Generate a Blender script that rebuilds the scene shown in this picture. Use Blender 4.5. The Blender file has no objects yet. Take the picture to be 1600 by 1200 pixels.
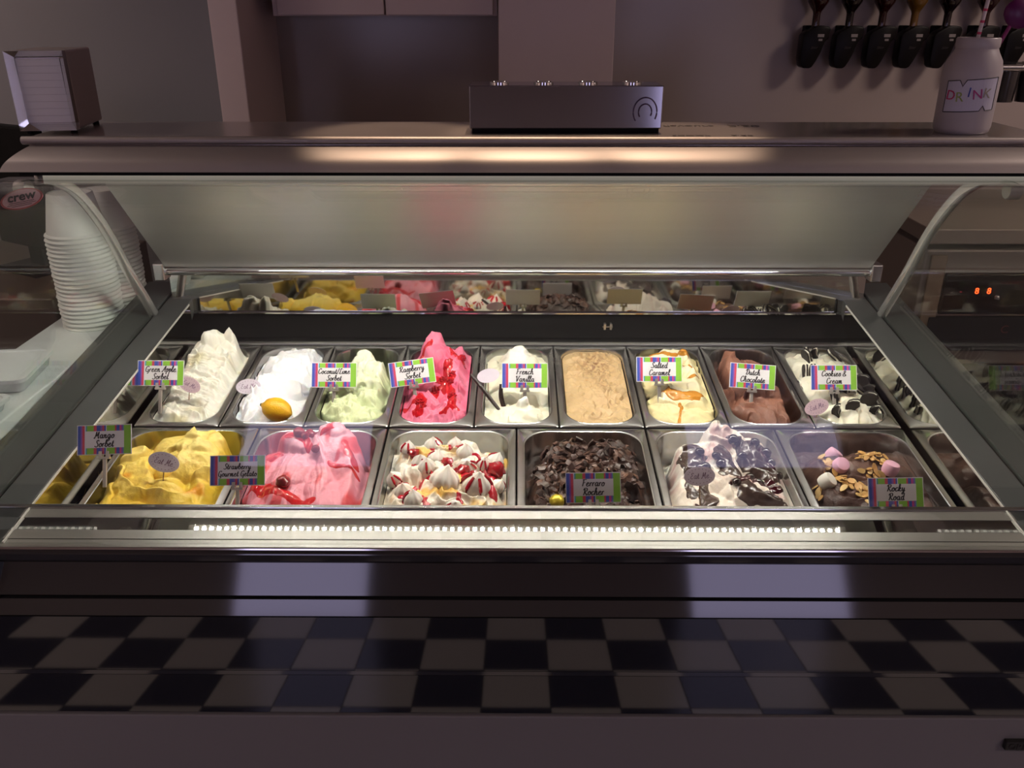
import bpy, bmesh, math, random
import numpy as np
from mathutils import Vector, Matrix, Euler
R = math.radians
sc = bpy.context.scene
COL = sc.collection
random.seed(7); rng = np.random.default_rng(7)

# ------------------------------------------------------------------ camera, light, exposure
CZ = 1.69                                   # camera height above the floor
PITCH, YAW, FPX = R(23.7), 0.006, 1340.0
cd = bpy.data.cameras.new('camera'); cam = bpy.data.objects.new('camera', cd); COL.objects.link(cam)
cd.sensor_width = 36; cd.lens = FPX / 1600 * 36; cd.clip_start = .01
cam.location = (0, 0, CZ); cam.rotation_euler = (R(90) - PITCH, 0, YAW)
sc.camera = cam
sc.view_settings.view_transform = 'Standard'; sc.view_settings.look = 'None'
sc.view_settings.gamma = 1; sc.view_settings.use_curve_mapping = False
sc.view_settings.exposure = 0.0
LED_STRENGTH, FILL_W, SPOT_W, WINDOW_E = 660.0, 112.0, 64.0, 2.8
sc.cycles.caustics_reflective = False; sc.cycles.caustics_refractive = False
sc.cycles.sample_clamp_indirect = 4; sc.cycles.transparent_max_bounces = 16
w = bpy.data.worlds.new('world'); sc.world = w; w.use_nodes = True
w.node_tree.nodes['Background'].inputs[0].default_value = (.5, .42, .42, 1)
w.node_tree.nodes['Background'].inputs[1].default_value = .02

# ------------------------------------------------------------------ helpers
CAMM = Matrix.Translation(cam.location) @ cam.rotation_euler.to_matrix().to_4x4()
def ray(u, v):
    return (CAMM.to_3x3() @ Vector(((u - 800) / FPX, (600 - v) / FPX, -1)))
def at(u, v, Y):                            # the point at depth Y seen at pixel (u, v)
    d = ray(u, v); return Vector(cam.location) + d * (Y / d.y)
def zat(v, Y):                              # world height seen on row v at depth Y
    return at(800, v, Y).z
def zr(z): return CZ + z

def meshdata(name, verts, faces, smooth=False, uv=None):
    me = bpy.data.meshes.new(name); me.from_pydata([tuple(x) for x in verts], [], faces); me.update()
    if smooth: me.shade_smooth()
    return me
def link(name, me, mat=None, parent=None):
    o = bpy.data.objects.new(name, me); COL.objects.link(o)
    if mat is not None:
        for m in (mat if isinstance(mat, (list, tuple)) else [mat]): me.materials.append(m)
    if parent is not None: o.parent = parent
    return o
def tag(o, label=None, cat=None, group=None, kind=None):
    if label: o['label'] = label
    if cat: o['category'] = cat
    if group: o['group'] = group
    if kind: o['kind'] = kind
    return o
def empty(name, loc=(0, 0, 0), rot=(0, 0, 0), label=None, cat=None, group=None):
    o = bpy.data.objects.new(name, None); COL.objects.link(o); o.empty_display_size = .05
    o.location = loc; o.rotation_euler = rot
    return tag(o, label, cat, group)
def setm(o, M): o.matrix_world = M; return o
def wpart(o, parent):                       # geometry given in world space, parent already placed
    o.parent = parent; o.matrix_parent_inverse = parent.matrix_basis.inverted(); return o
def copy_tree(o, parent=None):
    c = o.copy(); COL.objects.link(c); c.parent = parent
    for ch in o.children: copy_tree(ch, c)
    return c

class MB:
    def __init__(s): s.v = []; s.f = []; s.m = []; s.mi = 0
    def add(s, vs, fs):
        b = len(s.v); s.v += [tuple(x) for x in vs]; s.f += [tuple(b + i for i in f) for f in fs]; s.m += [s.mi] * len(fs); return s
    def box(s, x0, x1, y0, y1, z0, z1):
        return s.add([(x0,y0,z0),(x1,y0,z0),(x1,y1,z0),(x0,y1,z0),(x0,y0,z1),(x1,y0,z1),(x1,y1,z1),(x0,y1,z1)],
                     [(3,2,1,0),(4,5,6,7),(0,1,5,4),(1,2,6,5),(2,3,7,6),(3,0,4,7)])
    def prism(s, prof, x0, x1):              # prof: closed (y, z) outline, extruded along x
        n = len(prof)
        vs = [(x0, y, z) for y, z in prof] + [(x1, y, z) for y, z in prof]
        return s.add(vs, [tuple(range(n)), tuple(range(2*n-1, n-1, -1))] + [(i, i+n, (i+1) % n + n, (i+1) % n) for i in range(n)])
    def slab(s, outline, t, axis='z'):       # outline in xy, extruded by t along z
        n = len(outline)
        vs = [(x, y, 0) for x, y in outline] + [(x, y, t) for x, y in outline]
        return s.add(vs, [tuple(range(n-1, -1, -1)), tuple(range(n, 2*n))] + [(i, (i+1) % n, (i+1) % n + n, i+n) for i in range(n)])
    def lathe(s, prof, n=24, c=(0,0,0), cap=True):
        vs = []; fs = []
        for r, z in prof:
            for k in range(n):
                a = 2*math.pi*k/n; vs.append((c[0]+r*math.cos(a), c[1]+r*math.sin(a), c[2]+z))
        for j in range(len(prof)-1):
            for k in range(n):
                fs.append((j*n+k, j*n+(k+1) % n, (j+1)*n+(k+1) % n, (j+1)*n+k))
        if cap:
            fs.append(tuple(range(n-1, -1, -1))); b = (len(prof)-1)*n; fs.append(tuple(range(b, b+n)))
        return s.add(vs, fs)
    def tube(s, pts, r, n=8, r2=None):
        pts = [Vector(p) for p in pts]; rs = r if isinstance(r, (list, tuple)) else [r]*len(pts)
        vs = []; fs = []
        up = Vector((0, 0, 1)) if abs((pts[-1]-pts[0]).normalized().z) < .9 else Vector((1, 0, 0))
        for i, p in enumerate(pts):
            d = (pts[min(i+1, len(pts)-1)] - pts[max(i-1, 0)]).normalized()
            a = d.cross(up).normalized(); b = a.cross(d)
            for k in range(n):
                t = 2*math.pi*k/n; vs.append(p + a*math.cos(t)*rs[i] + b*math.sin(t)*(r2 or rs[i]))
        for i in range(len(pts)-1):
            for k in range(n): fs.append((i*n+k, i*n+(k+1) % n, (i+1)*n+(k+1) % n, (i+1)*n+k))
        fs += [tuple(range(n-1, -1, -1)), tuple(range((len(pts)-1)*n, len(pts)*n))]
        return s.add(vs, fs)
    def rings(s, rs, closed_end=True):       # list of equally long point rings
        n = len(rs[0]); vs = [p for r in rs for p in r]; fs = []
        for j in range(len(rs)-1):
            for k in range(n): fs.append((j*n+k, j*n+(k+1) % n, (j+1)*n+(k+1) % n, (j+1)*n+k))
        if closed_end: fs.append(tuple((len(rs)-1)*n + k for k in range(n)))
        return s.add(vs, fs)
    def data(s, name, smooth=False, bevel=0, seg=2):
        me = meshdata(name, s.v, s.f)
        if any(s.m): me.polygons.foreach_set('material_index', s.m)
        bm = bmesh.new(); bm.from_mesh(me)
        bmesh.ops.recalc_face_normals(bm, faces=bm.faces)
        if bevel:
            bmesh.ops.bevel(bm, geom=[e for e in bm.edges if e.is_manifold and e.calc_face_angle(0) > R(30)], offset=bevel, segments=seg, profile=.5, affect='EDGES', clamp_overlap=True)
        bm.to_mesh(me); bm.free()
        if smooth:
            me.shade_smooth(); me.set_sharp_from_angle(angle=R(40))
        return me
    def build(s, name, mat, parent=None, smooth=False, bevel=0, seg=2):
        return link(name, s.data(name, smooth, bevel, seg), mat, parent)

def roundrect(hw, hl, r, z, n=7, cx=0, cy=0):
    pts = []
    for (sx, sy, a0) in ((1, 1, 0), (-1, 1, 90), (-1, -1, 180), (1, -1, 270)):
        for k in range(n+1):
            a = R(a0 + 90*k/n); pts.append((cx + sx*(hw-r) + r*math.cos(a), cy + sy*(hl-r) + r*math.sin(a), z))
    return pts
def spline(pts, n=8):
    p = [np.array(q, float) for q in pts]; p = [2*p[0]-p[1]] + p + [2*p[-1]-p[-2]]; out = []
    for i in range(1, len(p)-2):
        for k in range(n):
            t = k/n
            out.append(.5*((2*p[i]) + (p[i+1]-p[i-1])*t + (2*p[i-1]-5*p[i]+4*p[i+1]-p[i+2])*t*t + (3*p[i]-p[i-1]-3*p[i+1]+p[i+2])*t**3))
    out.append(p[-2]); return out

# numpy value noise
_T = rng.random((256, 256))
def vnoise(x, y):
    x = np.asarray(x, float); y = np.asarray(y, float)
    xi = np.floor(x).astype(int); yi = np.floor(y).astype(int); fx = x-xi; fy = y-yi
    fx = fx*fx*(3-2*fx); fy = fy*fy*(3-2*fy)
    a = _T[xi % 256, yi % 256]; b = _T[(xi+1) % 256, yi % 256]; c = _T[xi % 256, (yi+1) % 256]; d = _T[(xi+1) % 256, (yi+1) % 256]
    return (a*(1-fx)+b*fx)*(1-fy) + (c*(1-fx)+d*fx)*fy
def fbm(x, y, o=4):
    s = 0; a = .5; n = 0
    for k in range(o): s = s + a*vnoise(x*2**k + 17*k, y*2**k + 31*k); n += a; a *= .5
    return s/n*2-1
def sstep(a, b, x): t = np.clip((x-a)/(b-a), 0, 1); return t*t*(3-2*t)

# ------------------------------------------------------------------ materials
def lin(h):
    h = h.lstrip('#'); c = [int(h[i:i+2], 16)/255 for i in (0, 2, 4)]
    return tuple(x/12.92 if x <= .04045 else ((x+.055)/1.055)**2.4 for x in c) + (1,)
def nodes(name):
    m = bpy.data.materials.new(name); m.use_nodes = True; return m, m.node_tree, m.node_tree.nodes['Principled BSDF']
def mat(name, col, rough=.5, metal=0, bump=0, bscale=200, var=0, vscale=8, spec=.5, stretch=None, coat=0, sss=0, trans=0, emit=None):
    m, t, b = nodes(name); c = lin(col) if isinstance(col, str) else tuple(col) + (1,)
    b.inputs['Base Color'].default_value = c; b.inputs['Roughness'].default_value = rough; b.inputs['Metallic'].default_value = metal
    b.inputs['Specular IOR Level'].default_value = spec; b.inputs['Coat Weight'].default_value = coat; b.inputs['Coat Roughness'].default_value = .05
    if sss:
        b.inputs['Subsurface Weight'].default_value = sss; b.inputs['Subsurface Radius'].default_value = (1, .7, .5); b.inputs['Subsurface Scale'].default_value = .006
    b.inputs['Transmission Weight'].default_value = trans
    if emit:
        b.inputs['Emission Color'].default_value = lin(emit[0]); b.inputs['Emission Strength'].default_value = emit[1]
    tc = t.nodes.new('ShaderNodeTexCoord'); src = tc.outputs['Object']
    if stretch:
        mp = t.nodes.new('ShaderNodeMapping'); mp.inputs['Scale'].default_value = stretch; t.links.new(src, mp.inputs[0]); src = mp.outputs[0]
    if var:
        n = t.nodes.new('ShaderNodeTexNoise'); n.inputs['Scale'].default_value = vscale; n.inputs['Detail'].default_value = 5; t.links.new(src, n.inputs['Vector'])
        mx = t.nodes.new('ShaderNodeMix'); mx.data_type = 'RGBA'
        mx.inputs['A'].default_value = tuple(x*(1-var) for x in c[:3])+(1,); mx.inputs['B'].default_value = tuple(min(1, x*(1+var)) for x in c[:3])+(1,)
        t.links.new(n.outputs['Fac'], mx.inputs['Factor']); t.links.new(mx.outputs['Result'], b.inputs['Base Color'])
        rr = t.nodes.new('ShaderNodeMapRange'); rr.inputs['To Min'].default_value = max(.02, rough*(1-var)); rr.inputs['To Max'].default_value = min(1, rough*(1+var))
        t.links.new(n.outputs['Fac'], rr.inputs['Value']); t.links.new(rr.outputs['Result'], b.inputs['Roughness'])
    if bump:
        n = t.nodes.new('ShaderNodeTexNoise'); n.inputs['Scale'].default_value = bscale; n.inputs['Detail'].default_value = 4; t.links.new(src, n.inputs['Vector'])
        bp = t.nodes.new('ShaderNodeBump'); bp.inputs['Strength'].default_value = bump; bp.inputs['Distance'].default_value = .002
        t.links.new(n.outputs['Fac'], bp.inputs['Height']); t.links.new(bp.outputs['Normal'], b.inputs['Normal'])
    return m
def glass_mat(name, tint=(.97, .985, .98), f0=.04):
    m = bpy.data.materials.new(name); m.use_nodes = True; t = m.node_tree; t.nodes.clear()
    out = t.nodes.new('ShaderNodeOutputMaterial'); mix = t.nodes.new('ShaderNodeMixShader')
    tr = t.nodes.new('ShaderNodeBsdfTransparent'); tr.inputs[0].default_value = tuple(tint)+(1,)
    gl = t.nodes.new('ShaderNodeBsdfGlossy'); gl.inputs['Roughness'].default_value = .01
    g = t.nodes.new('ShaderNodeNewGeometry'); d = t.nodes.new('ShaderNodeVectorMath'); d.operation = 'DOT_PRODUCT'
    t.links.new(g.outputs['Normal'], d.inputs[0]); t.links.new(g.outputs['Incoming'], d.inputs[1])
    def mth(op, a, b=None):
        n = t.nodes.new('ShaderNodeMath'); n.operation = op
        if isinstance(a, (int, float)): n.inputs[0].default_value = a
        else: t.links.new(a, n.inputs[0])
        if b is not None: n.inputs[1].default_value = b
        return n
    a = mth('ABSOLUTE', d.outputs['Value']); o = t.nodes.new('ShaderNodeMath'); o.operation = 'SUBTRACT'; o.inputs[0].default_value = 1; t.links.new(a.outputs[0], o.inputs[1])
    p = mth('POWER', o.outputs[0], 5); q = mth('MULTIPLY', p.outputs[0], 1-f0); r = mth('ADD', q.outputs[0], f0)
    t.links.new(r.outputs[0], mix.inputs[0]); t.links.new(tr.outputs[0], mix.inputs[1]); t.links.new(gl.outputs[0], mix.inputs[2]); t.links.new(mix.outputs[0], out.inputs[0])
    return m
def attr_mat(name, rough=.4, bump=.35, bscale=350, sss=.25, spec=.4, var=.06):
    m, t, b = nodes(name)
    a = t.nodes.new('ShaderNodeAttribute'); a.attribute_name = 'tint'
    tc = t.nodes.new('ShaderNodeTexCoord'); n = t.nodes.new('ShaderNodeTexNoise'); n.inputs['Scale'].default_value = 60; n.inputs['Detail'].default_value = 4
    t.links.new(tc.outputs['Object'], n.inputs['Vector'])
    hs = t.nodes.new('ShaderNodeHueSaturation'); mr = t.nodes.new('ShaderNodeMapRange'); mr.inputs['To Min'].default_value = 1-var; mr.inputs['To Max'].default_value = 1+var
    t.links.new(n.outputs['Fac'], mr.inputs['Value']); t.links.new(mr.outputs['Result'], hs.inputs['Value']); t.links.new(a.outputs['Color'], hs.inputs['Color'])
    t.links.new(hs.outputs['Color'], b.inputs['Base Color'])
    b.inputs['Roughness'].default_value = rough; b.inputs['Specular IOR Level'].default_value = spec
    b.inputs['Subsurface Weight'].default_value = sss; b.inputs['Subsurface Radius'].default_value = (1, .8, .6); b.inputs['Subsurface Scale'].default_value = .004
    n2 = t.nodes.new('ShaderNodeTexNoise'); n2.inputs['Scale'].default_value = bscale; n2.inputs['Detail'].default_value = 5; t.links.new(tc.outputs['Object'], n2.inputs['Vector'])
    bp = t.nodes.new('ShaderNodeBump'); bp.inputs['Strength'].default_value = bump; bp.inputs['Distance'].default_value = .0015
    t.links.new(n2.outputs['Fac'], bp.inputs['Height']); t.links.new(bp.outputs['Normal'], b.inputs['Normal'])
    return m

M = dict(
    steel=mat('pan_steel', (.62, .62, .61), .22, 1, var=.12, vscale=12),
    steel_in=mat('pan_inner_steel', (.6, .59, .57), .3, 1, var=.08, vscale=20),
    brushed=mat('brushed_steel', (.30, .29, .27), .42, 1, bump=.06, bscale=60, stretch=(.4, 40, 40), var=.08, vscale=3),
    ledge=mat('polished_ledge_steel', (.42, .41, .39), .016, 1, var=.1, vscale=5),
    canopy=mat('satin_canopy_steel', (.58, .57, .54), .47, 1, bump=.05, bscale=30, stretch=(.3, 30, 30), var=.06, vscale=2),
    alu=mat('anodised_aluminium', (.36, .325, .31), .5, .7, bump=.04, bscale=50, stretch=(.3, 30, 30)),
    trim=mat('pale_trim', (.72, .70, .64), .4, .2),
    chrome=mat('chrome', (.78, .78, .77), .08, 1),
    mirror=mat('mirror_sheet', (.66, .66, .62), .03, 1, var=.05, vscale=4),
    sidemirror=mat('side_mirror_sheet', (.70, .69, .63), .05, 1, var=.05, vscale=5),
    black=mat('black_plastic', (.004, .004, .004), .55, var=.2, vscale=20, spec=.12),
    ledge_grey=mat('grey_side_ledge', (.058, .062, .060), .32, var=.12, vscale=4),
    gap=mat('gap_black', (.004, .004, .004), .7),
    gloss=mat('dark_gloss_panel', (.010, .010, .011), .035, spec=.9, var=.1, vscale=3),
    gloss2=mat('dark_gloss_trim', (.02, .02, .022), .06, spec=1.0, var=.1, vscale=3),
    kick=mat('grey_lower_panel', (.135, .125, .135), .55, var=.08, vscale=3, bump=.05, bscale=400),
    counter=mat('counter_top', (.42, .375, .35), .2, .6, var=.1, vscale=6),
    led=mat('led_chip', (.9, .9, .9), .5, emit=('#fff7ec', LED_STRENGTH)),
    glass=glass_mat('curved_glass'), sideglass=glass_mat('side_glass', (.93, .95, .93)),
    tileW=mat('white_tile', (.62, .58, .55), .18, var=.08, vscale=4), tileB=mat('navy_tile', (.012, .016, .05), .15, var=.2, vscale=4),
    wall=mat('painted_wall', (.60, .50, .47), .45, var=.03, vscale=2, bump=.03, bscale=120),
    wallcool=mat('glossy_grey_panel', (.235, .232, .240), .2, var=.04, vscale=2),
    splash=mat('taupe_splashback', (.40, .335, .305), .24, var=.05, vscale=2),
    pillar=mat('pillar_paint', (.66, .54, .52), .5, bump=.03, bscale=120, var=.03),
    cup=mat('white_cup', (.82, .84, .80), .45, var=.04, vscale=30),
    whitep=mat('white_plastic', (.72, .76, .78), .35, var=.05, vscale=9),
    paper=mat('white_paper', (.82, .80, .80), .7, var=.04, vscale=30),
    arm=mat('arm_metal', (.80, .79, .75), .24, .85),
    clip=mat('clip_metal', (.58, .54, .48), .3, .75),
    ink=mat('black_ink', (.01, .008, .01), .6),
    lilac=mat('lilac_tag', (.74, .66, .74), .6, var=.05, vscale=60),
    pinktag=mat('pink_tag', (.62, .45, .50), .6, var=.05, vscale=60),
    lilacink=mat('lilac_ink', (.16, .08, .16), .6),
)
STRIPE = {k: mat('print_'+k, c, .55) for k, c in dict(blue='#3b54b0', pink='#d83f86', purple='#8a55b0', green='#8cc63a', teal='#3f9fb5', red='#d2455a', pale='#d8dcec').items()}

# ------------------------------------------------------------------ lettering (own brush-script strokes)
GL = {
 'a':(1.0,[[(.75,.85),(.4,1),(.1,.5),(.35,.02),(.65,.3),(.75,.95)],[(.75,.95),(.72,.3),(.85,.02),(1.05,.2)]]),
 'b':(.85,[[(.0,.2),(.35,1.2),(.4,1.8),(.22,1.85),(.12,1.0),(.15,.2),(.4,.0),(.7,.3),(.65,.8),(.4,.95),(.3,.75)]]),
 'c':(.8,[[(.7,.8),(.5,1),(.2,.8),(.1,.4),(.3,.02),(.6,.1),(.85,.3)]]),
 'd':(1.0,[[(.7,.85),(.4,1),(.1,.5),(.35,.02),(.65,.3),(.82,1.85)],[(.82,1.85),(.72,.3),(.85,.02),(1.05,.2)]]),
 'e':(.85,[[(.1,.45),(.5,.6),(.6,.88),(.35,1),(.12,.6),(.2,.1),(.5,.02),(.88,.3)]]),
 'g':(1.0,[[(.7,.85),(.4,1),(.1,.55),(.35,.05),(.65,.3),(.75,.95)],[(.75,.95),(.7,-.4),(.45,-.8),(.2,-.6),(.5,-.15),(1.0,.2)]]),
 'h':(.95,[[(.0,.2),(.35,1.2),(.4,1.8),(.22,1.85),(.15,1.0),(.12,.0)],[(.14,.5),(.4,.95),(.6,.85),(.6,.2),(.72,.0),(.98,.25)]]),
 'i':(.55,[[(.05,.3),(.25,.95),(.22,.2),(.35,.0),(.58,.25)],[(.28,1.35),(.31,1.45)]]),
 'k':(.85,[[(.0,.2),(.35,1.2),(.4,1.8),(.22,1.85),(.15,1.0),(.12,.0)],[(.14,.45),(.5,.98),(.55,.7),(.2,.5),(.55,.05),(.88,.2)]]),
 'l':(.55,[[(.0,.3),(.35,1.2),(.4,1.8),(.2,1.85),(.12,1.0),(.18,.1),(.35,.0),(.58,.25)]]),
 'm':(1.2,[[(.0,.7),(.15,.95),(.15,.0)],[(.15,.5),(.4,.98),(.5,.8),(.5,.0)],[(.5,.5),(.75,.98),(.87,.8),(.87,.2),(1.0,.0),(1.22,.25)]]),
 'n':(.92,[[(.0,.7),(.15,.95),(.15,.0)],[(.15,.5),(.42,.98),(.57,.8),(.57,.2),(.7,.0),(.95,.25)]]),
 'o':(.85,[[(.45,.98),(.15,.75),(.12,.25),(.4,.0),(.7,.3),(.65,.8),(.42,.98),(.55,.75),(.9,.8)]]),
 'p':(.8,[[(.05,.6),(.25,1.0),(.15,-.8)],[(.2,.6),(.5,.98),(.72,.65),(.55,.1),(.2,.15)]]),
 'r':(.66,[[(.1,.95),(.13,.0)],[(.12,.5),(.33,.95),(.62,.86)]]),
 's':(.72,[[(.0,.2),(.4,1.05),(.6,.45),(.4,.0),(.1,.1)],[(.4,.0),(.75,.25)]]),
 't':(.6,[[(.05,.3),(.3,1.6),(.22,.3),(.35,.0),(.62,.25)],[(.05,1.05),(.5,1.08)]]),
 'u':(.95,[[(.05,.7),(.15,.95),(.12,.25),(.3,.0),(.6,.4),(.65,.95),(.65,.2),(.78,.0),(1.0,.25)]]),
 'w':(1.1,[[(.05,.8),(.15,.95),(.15,.2),(.35,.0),(.5,.5),(.52,.9),(.55,.2),(.75,.0),(.95,.6),(.92,.95),(1.15,.85)]]),
 'y':(.95,[[(.05,.7),(.15,.95),(.12,.35),(.3,.1),(.6,.5),(.65,.95)],[(.65,.95),(.6,-.4),(.35,-.8),(.15,-.6),(.5,-.1),(.95,.25)]]),
 'G':(1.15,[[(1.0,1.45),(.8,1.8),(.35,1.6),(.1,.8),(.35,.05),(.8,.1),(.95,.7),(.55,.75)],[(.95,.7),(1.0,-.3),(.7,-.6)]]),
 'A':(1.15,[[(-.1,.2),(.1,.0),(.5,.9),(.95,1.85),(.9,.8),(.95,.05),(1.15,.15)],[(.3,.7),(1.0,.75)]]),
 'S':(1.0,[[(.95,1.5),(.75,1.85),(.4,1.6),(.45,1.15),(.8,.7),(.7,.15),(.3,.0),(-.05,.3)]]),
 'M':(1.4,[[(-.05,.2),(.15,.0),(.4,1.0),(.5,1.8),(.65,.5),(1.15,1.8),(1.1,.6),(1.2,.0),(1.4,.2)]]),
 'C':(1.05,[[(.95,1.4),(.8,1.8),(.35,1.6),(.1,.8),(.3,.05),(.7,.1),(1.05,.45)]]),
 'L':(1.0,[[(.9,1.5),(.7,1.85),(.45,1.5),(.4,.6),(.1,.05),(.3,.1),(.7,.0),(1.0,.25)]]),
 'R':(1.15,[[(.35,1.6),(.3,.5),(.1,.0)],[(-.05,1.3),(.3,1.8),(.9,1.7),(.85,1.1),(.4,.95),(.7,.4),(.95,.0),(1.2,.2)]]),
 'F':(1.0,[[(.3,1.75),(.25,.8),(.15,.0)],[(.0,1.65),(.3,1.75),(1.05,1.78)],[(.25,.95),(.8,.98)]]),
 'V':(1.1,[[(.0,1.4),(.2,1.8),(.35,.9),(.45,.0),(.8,1.0),(1.05,1.8),(1.25,1.65)]]),
 'D':(1.1,[[(.4,1.7),(.3,.6),(.15,.05)],[(-.05,1.3),(.3,1.8),(.85,1.6),(1.0,.8),(.65,.1),(.1,.05)]]),
 'E':(.95,[[(.85,1.5),(.6,1.85),(.25,1.5),(.55,1.0),(.1,.6),(.3,.05),(.85,.2)]]),
 '&':(1.2,[[(1.1,.5),(.6,.0),(.15,.15),(.2,.7),(.75,1.3),(.6,1.75),(.3,1.5),(.5,.9),(1.05,.05)]]),
 '/':(.6,[[(.0,-.2),(.6,1.9)]]), ' ':(.55,[]),
}
def script_mesh(mb, lines, size, wid=.17, lead=2.3, z=0, slant=.18):
    n = len(lines)
    for li, s in enumerate(lines):
        W = sum(GL[c][0] for c in s)*1.08; x = -W/2; y0 = ((n-1)/2 - li)*lead - .75
        for c in s:
            adv, st = GL[c]
            for poly in st:
                pts = spline(poly, 4); P = [np.array((x + p[0] + slant*p[1], y0 + p[1])) for p in pts]
                L = []; Rr = []
                for i, p in enumerate(P):
                    d = P[min(i+1, len(P)-1)] - P[max(i-1, 0)]; d = d/(np.linalg.norm(d)+1e-9); nn = np.array((-d[1], d[0]))
                    ww = wid*(.65 + .45*abs(d[1]))*.5
                    L.append(p+nn*ww); Rr.append(p-nn*ww)
                k = len(P); vs = [(q[0]*size, q[1]*size, z) for q in L+Rr]
                mb.add(vs, [(i, i+k, i+k+1, i+1) for i in range(k-1)])
            x += adv*1.08
    return mb
def block_text(name, text, size, m, parent, align='CENTER', ext=.0003, bold=0, sx=1):
    cu = bpy.data.curves.new(name, 'FONT'); cu.body = text; cu.size = size; cu.align_x = align; cu.align_y = 'CENTER'; cu.extrude = ext; cu.offset = bold; cu.resolution_u = 3
    o = bpy.data.objects.new('tmp', cu); COL.objects.link(o)
    me = bpy.data.meshes.new_from_object(o); bpy.data.objects.remove(o); bpy.data.curves.remove(cu); me.name = name
    if sx != 1: me.transform(Matrix.Scale(sx, 4, (1, 0, 0)))
    me.materials.clear(); return link(name, me, m, parent)

# ================================================================== THE ROOM
TS = .214
def struct(o): return tag(o, kind='structure')
fl = struct(MB().box(-3.2, 3.2, -3.0, 3.2, -.05, -.006).build('floor', M['tileB']))
tm = [MB().box(-TS/2+.002, TS/2-.002, -TS/2+.002, TS/2-.002, -.006, 0).data('tile') for _ in (0, 1)]
tm[0].materials.append(M['tileW']); tm[1].materials.append(M['tileB'])
for i in range(-8, 9):
    for j in range(-9, 4):
        o = bpy.data.objects.new('tile', tm[(i+j) % 2]); COL.objects.link(o); o.location = (i*TS, j*TS+.06, 0); o.parent = fl
struct(MB().box(-3.3, 3.3, -3.1, 3.3, 2.75, 2.85).build('ceiling', M['wall']))
struct(MB().box(-3.3, -3.2, -3.1, 3.3, 0, 2.75).build('wall_left', M['wall']))
struct(MB().box(3.2, 3.3, -3.1, 3.3, 0, 2.75).build('wall_right', M['wall']))
YB = 3.0
wb = struct(MB().box(-3.2, 3.2, YB, YB+.1, 0, 2.75).build('wall_back', M['splash']))
# left block with a cool grey panel, ending in a pale pillar
pl, pr_ = at(338, 100, 2.6).x, at(382, 100, 2.6).x
struct(MB().box(-3.2, pl, 2.6, YB, 0, 2.75).build('wall_left_block', M['wallcool']))
struct(MB().box(pl, pr_, 2.59, YB, 0, 2.75).build('trim_1', M['pillar'], bevel=.003))
cl, cr = at(779, 100, 2.7).x, at(958, 100, 2.7).x
struct(MB().box(cl, cr, 2.7, YB, 0, 2.75).build('trim_2', M['pillar'], bevel=.003))
# shop front behind the camera, with two windows
wf = MB()
WX = [(-1.75, -.85), (1.0, 2.05)]
wf.box(-3.2, 3.2, -3.1, -3.0, 0, .75); wf.box(-3.2, 3.2, -3.1, -3.0, 2.2, 2.75)
xs = [-3.2] + [x for p in WX for x in p] + [3.2]
for a, b in zip(xs[0::2], xs[1::2]): wf.box(a, b, -3.1, -3.0, .75, 2.2)
struct(wf.build('wall_front', M['wall']))
for k, (a, b) in enumerate(WX):
    wn = struct(MB().box(a, b, -3.09, -3.07, .75, 2.2).build('window_%d' % (k+1), mat('evening_sky_pane', (.1, .1, .12), .1, emit=('#c4bae4', WINDOW_E))))
    fm = MB()
    fm.box(a, b, -3.07, -3.0, .75, .8); fm.box(a, b, -3.07, -3.0, 2.15, 2.2); fm.box(a, a+.05, -3.07, -3.0, .8, 2.15); fm.box(b-.05, b, -3.07, -3.0, .8, 2.15)
    fm.build('window_frame', M['wall'], wn)
# unseen warm fill lamps, added at ceiling height to lift the room light
def fill_lamp(x, y, watts, label, sx=.5, sy=.5, c=(1, .80, .70)):
    e = empty('fill_light', (x, y, 2.75), label=label, cat='light')
    MB().lathe([(.05, 0), (.05, -.05), (.04, -.05), (.035, -.02)], 20, cap=False).build('housing', M['chrome'], e, True)  # housing of the added unseen fill lamp
    l = bpy.data.lights.new('lamp', 'SPOT'); l.spot_size = R(150); l.spot_blend = .6; l.shadow_soft_size = .22; l.energy = watts; l.color = c
    o = bpy.data.objects.new('lamp', l); COL.objects.link(o); o.location = (0, 0, -.055); o.parent = e
fill_lamp(-2.6, -.6, FILL_W, 'added unseen ceiling fill light over the customer floor on the left')
fill_lamp(2.6, -.6, FILL_W, 'added unseen ceiling fill light over the customer floor on the right')
fill_lamp(-2.1, 1.6, FILL_W*.5, 'added unseen ceiling fill light over the left end of the staff aisle')
fill_lamp(2.1, 1.6, FILL_W*.7, 'added unseen ceiling fill light over the right end of the staff aisle')
for X_, lb in ((-.22, 'left'), (.03, 'middle'), (.28, 'right')):
    e = empty('ceiling_spotlight', (X_, 1.78, 2.75), label='small round spotlight, %s of the three above the display case' % lb, cat='light', group='spotlights above the case')
    MB().lathe([(.05, 0), (.05, -.08), (.04, -.08), (.035, -.03)], 20, cap=False).build('housing', M['chrome'], e, True)
    l = bpy.data.lights.new('lamp', 'SPOT'); l.energy = SPOT_W; l.color = (1, .70, .48); l.spot_size = R(16); l.spot_blend = .6; l.shadow_soft_size = .02
    o = bpy.data.objects.new('lamp', l); COL.objects.link(o); o.parent = e; o.location = (0, 0, -.04)
    o.rotation_euler = (Vector((X_, 1.56, zr(-.2))) - Vector((X_, 1.78, 2.71))).to_track_quat('-Z', 'Y').to_euler()

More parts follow.
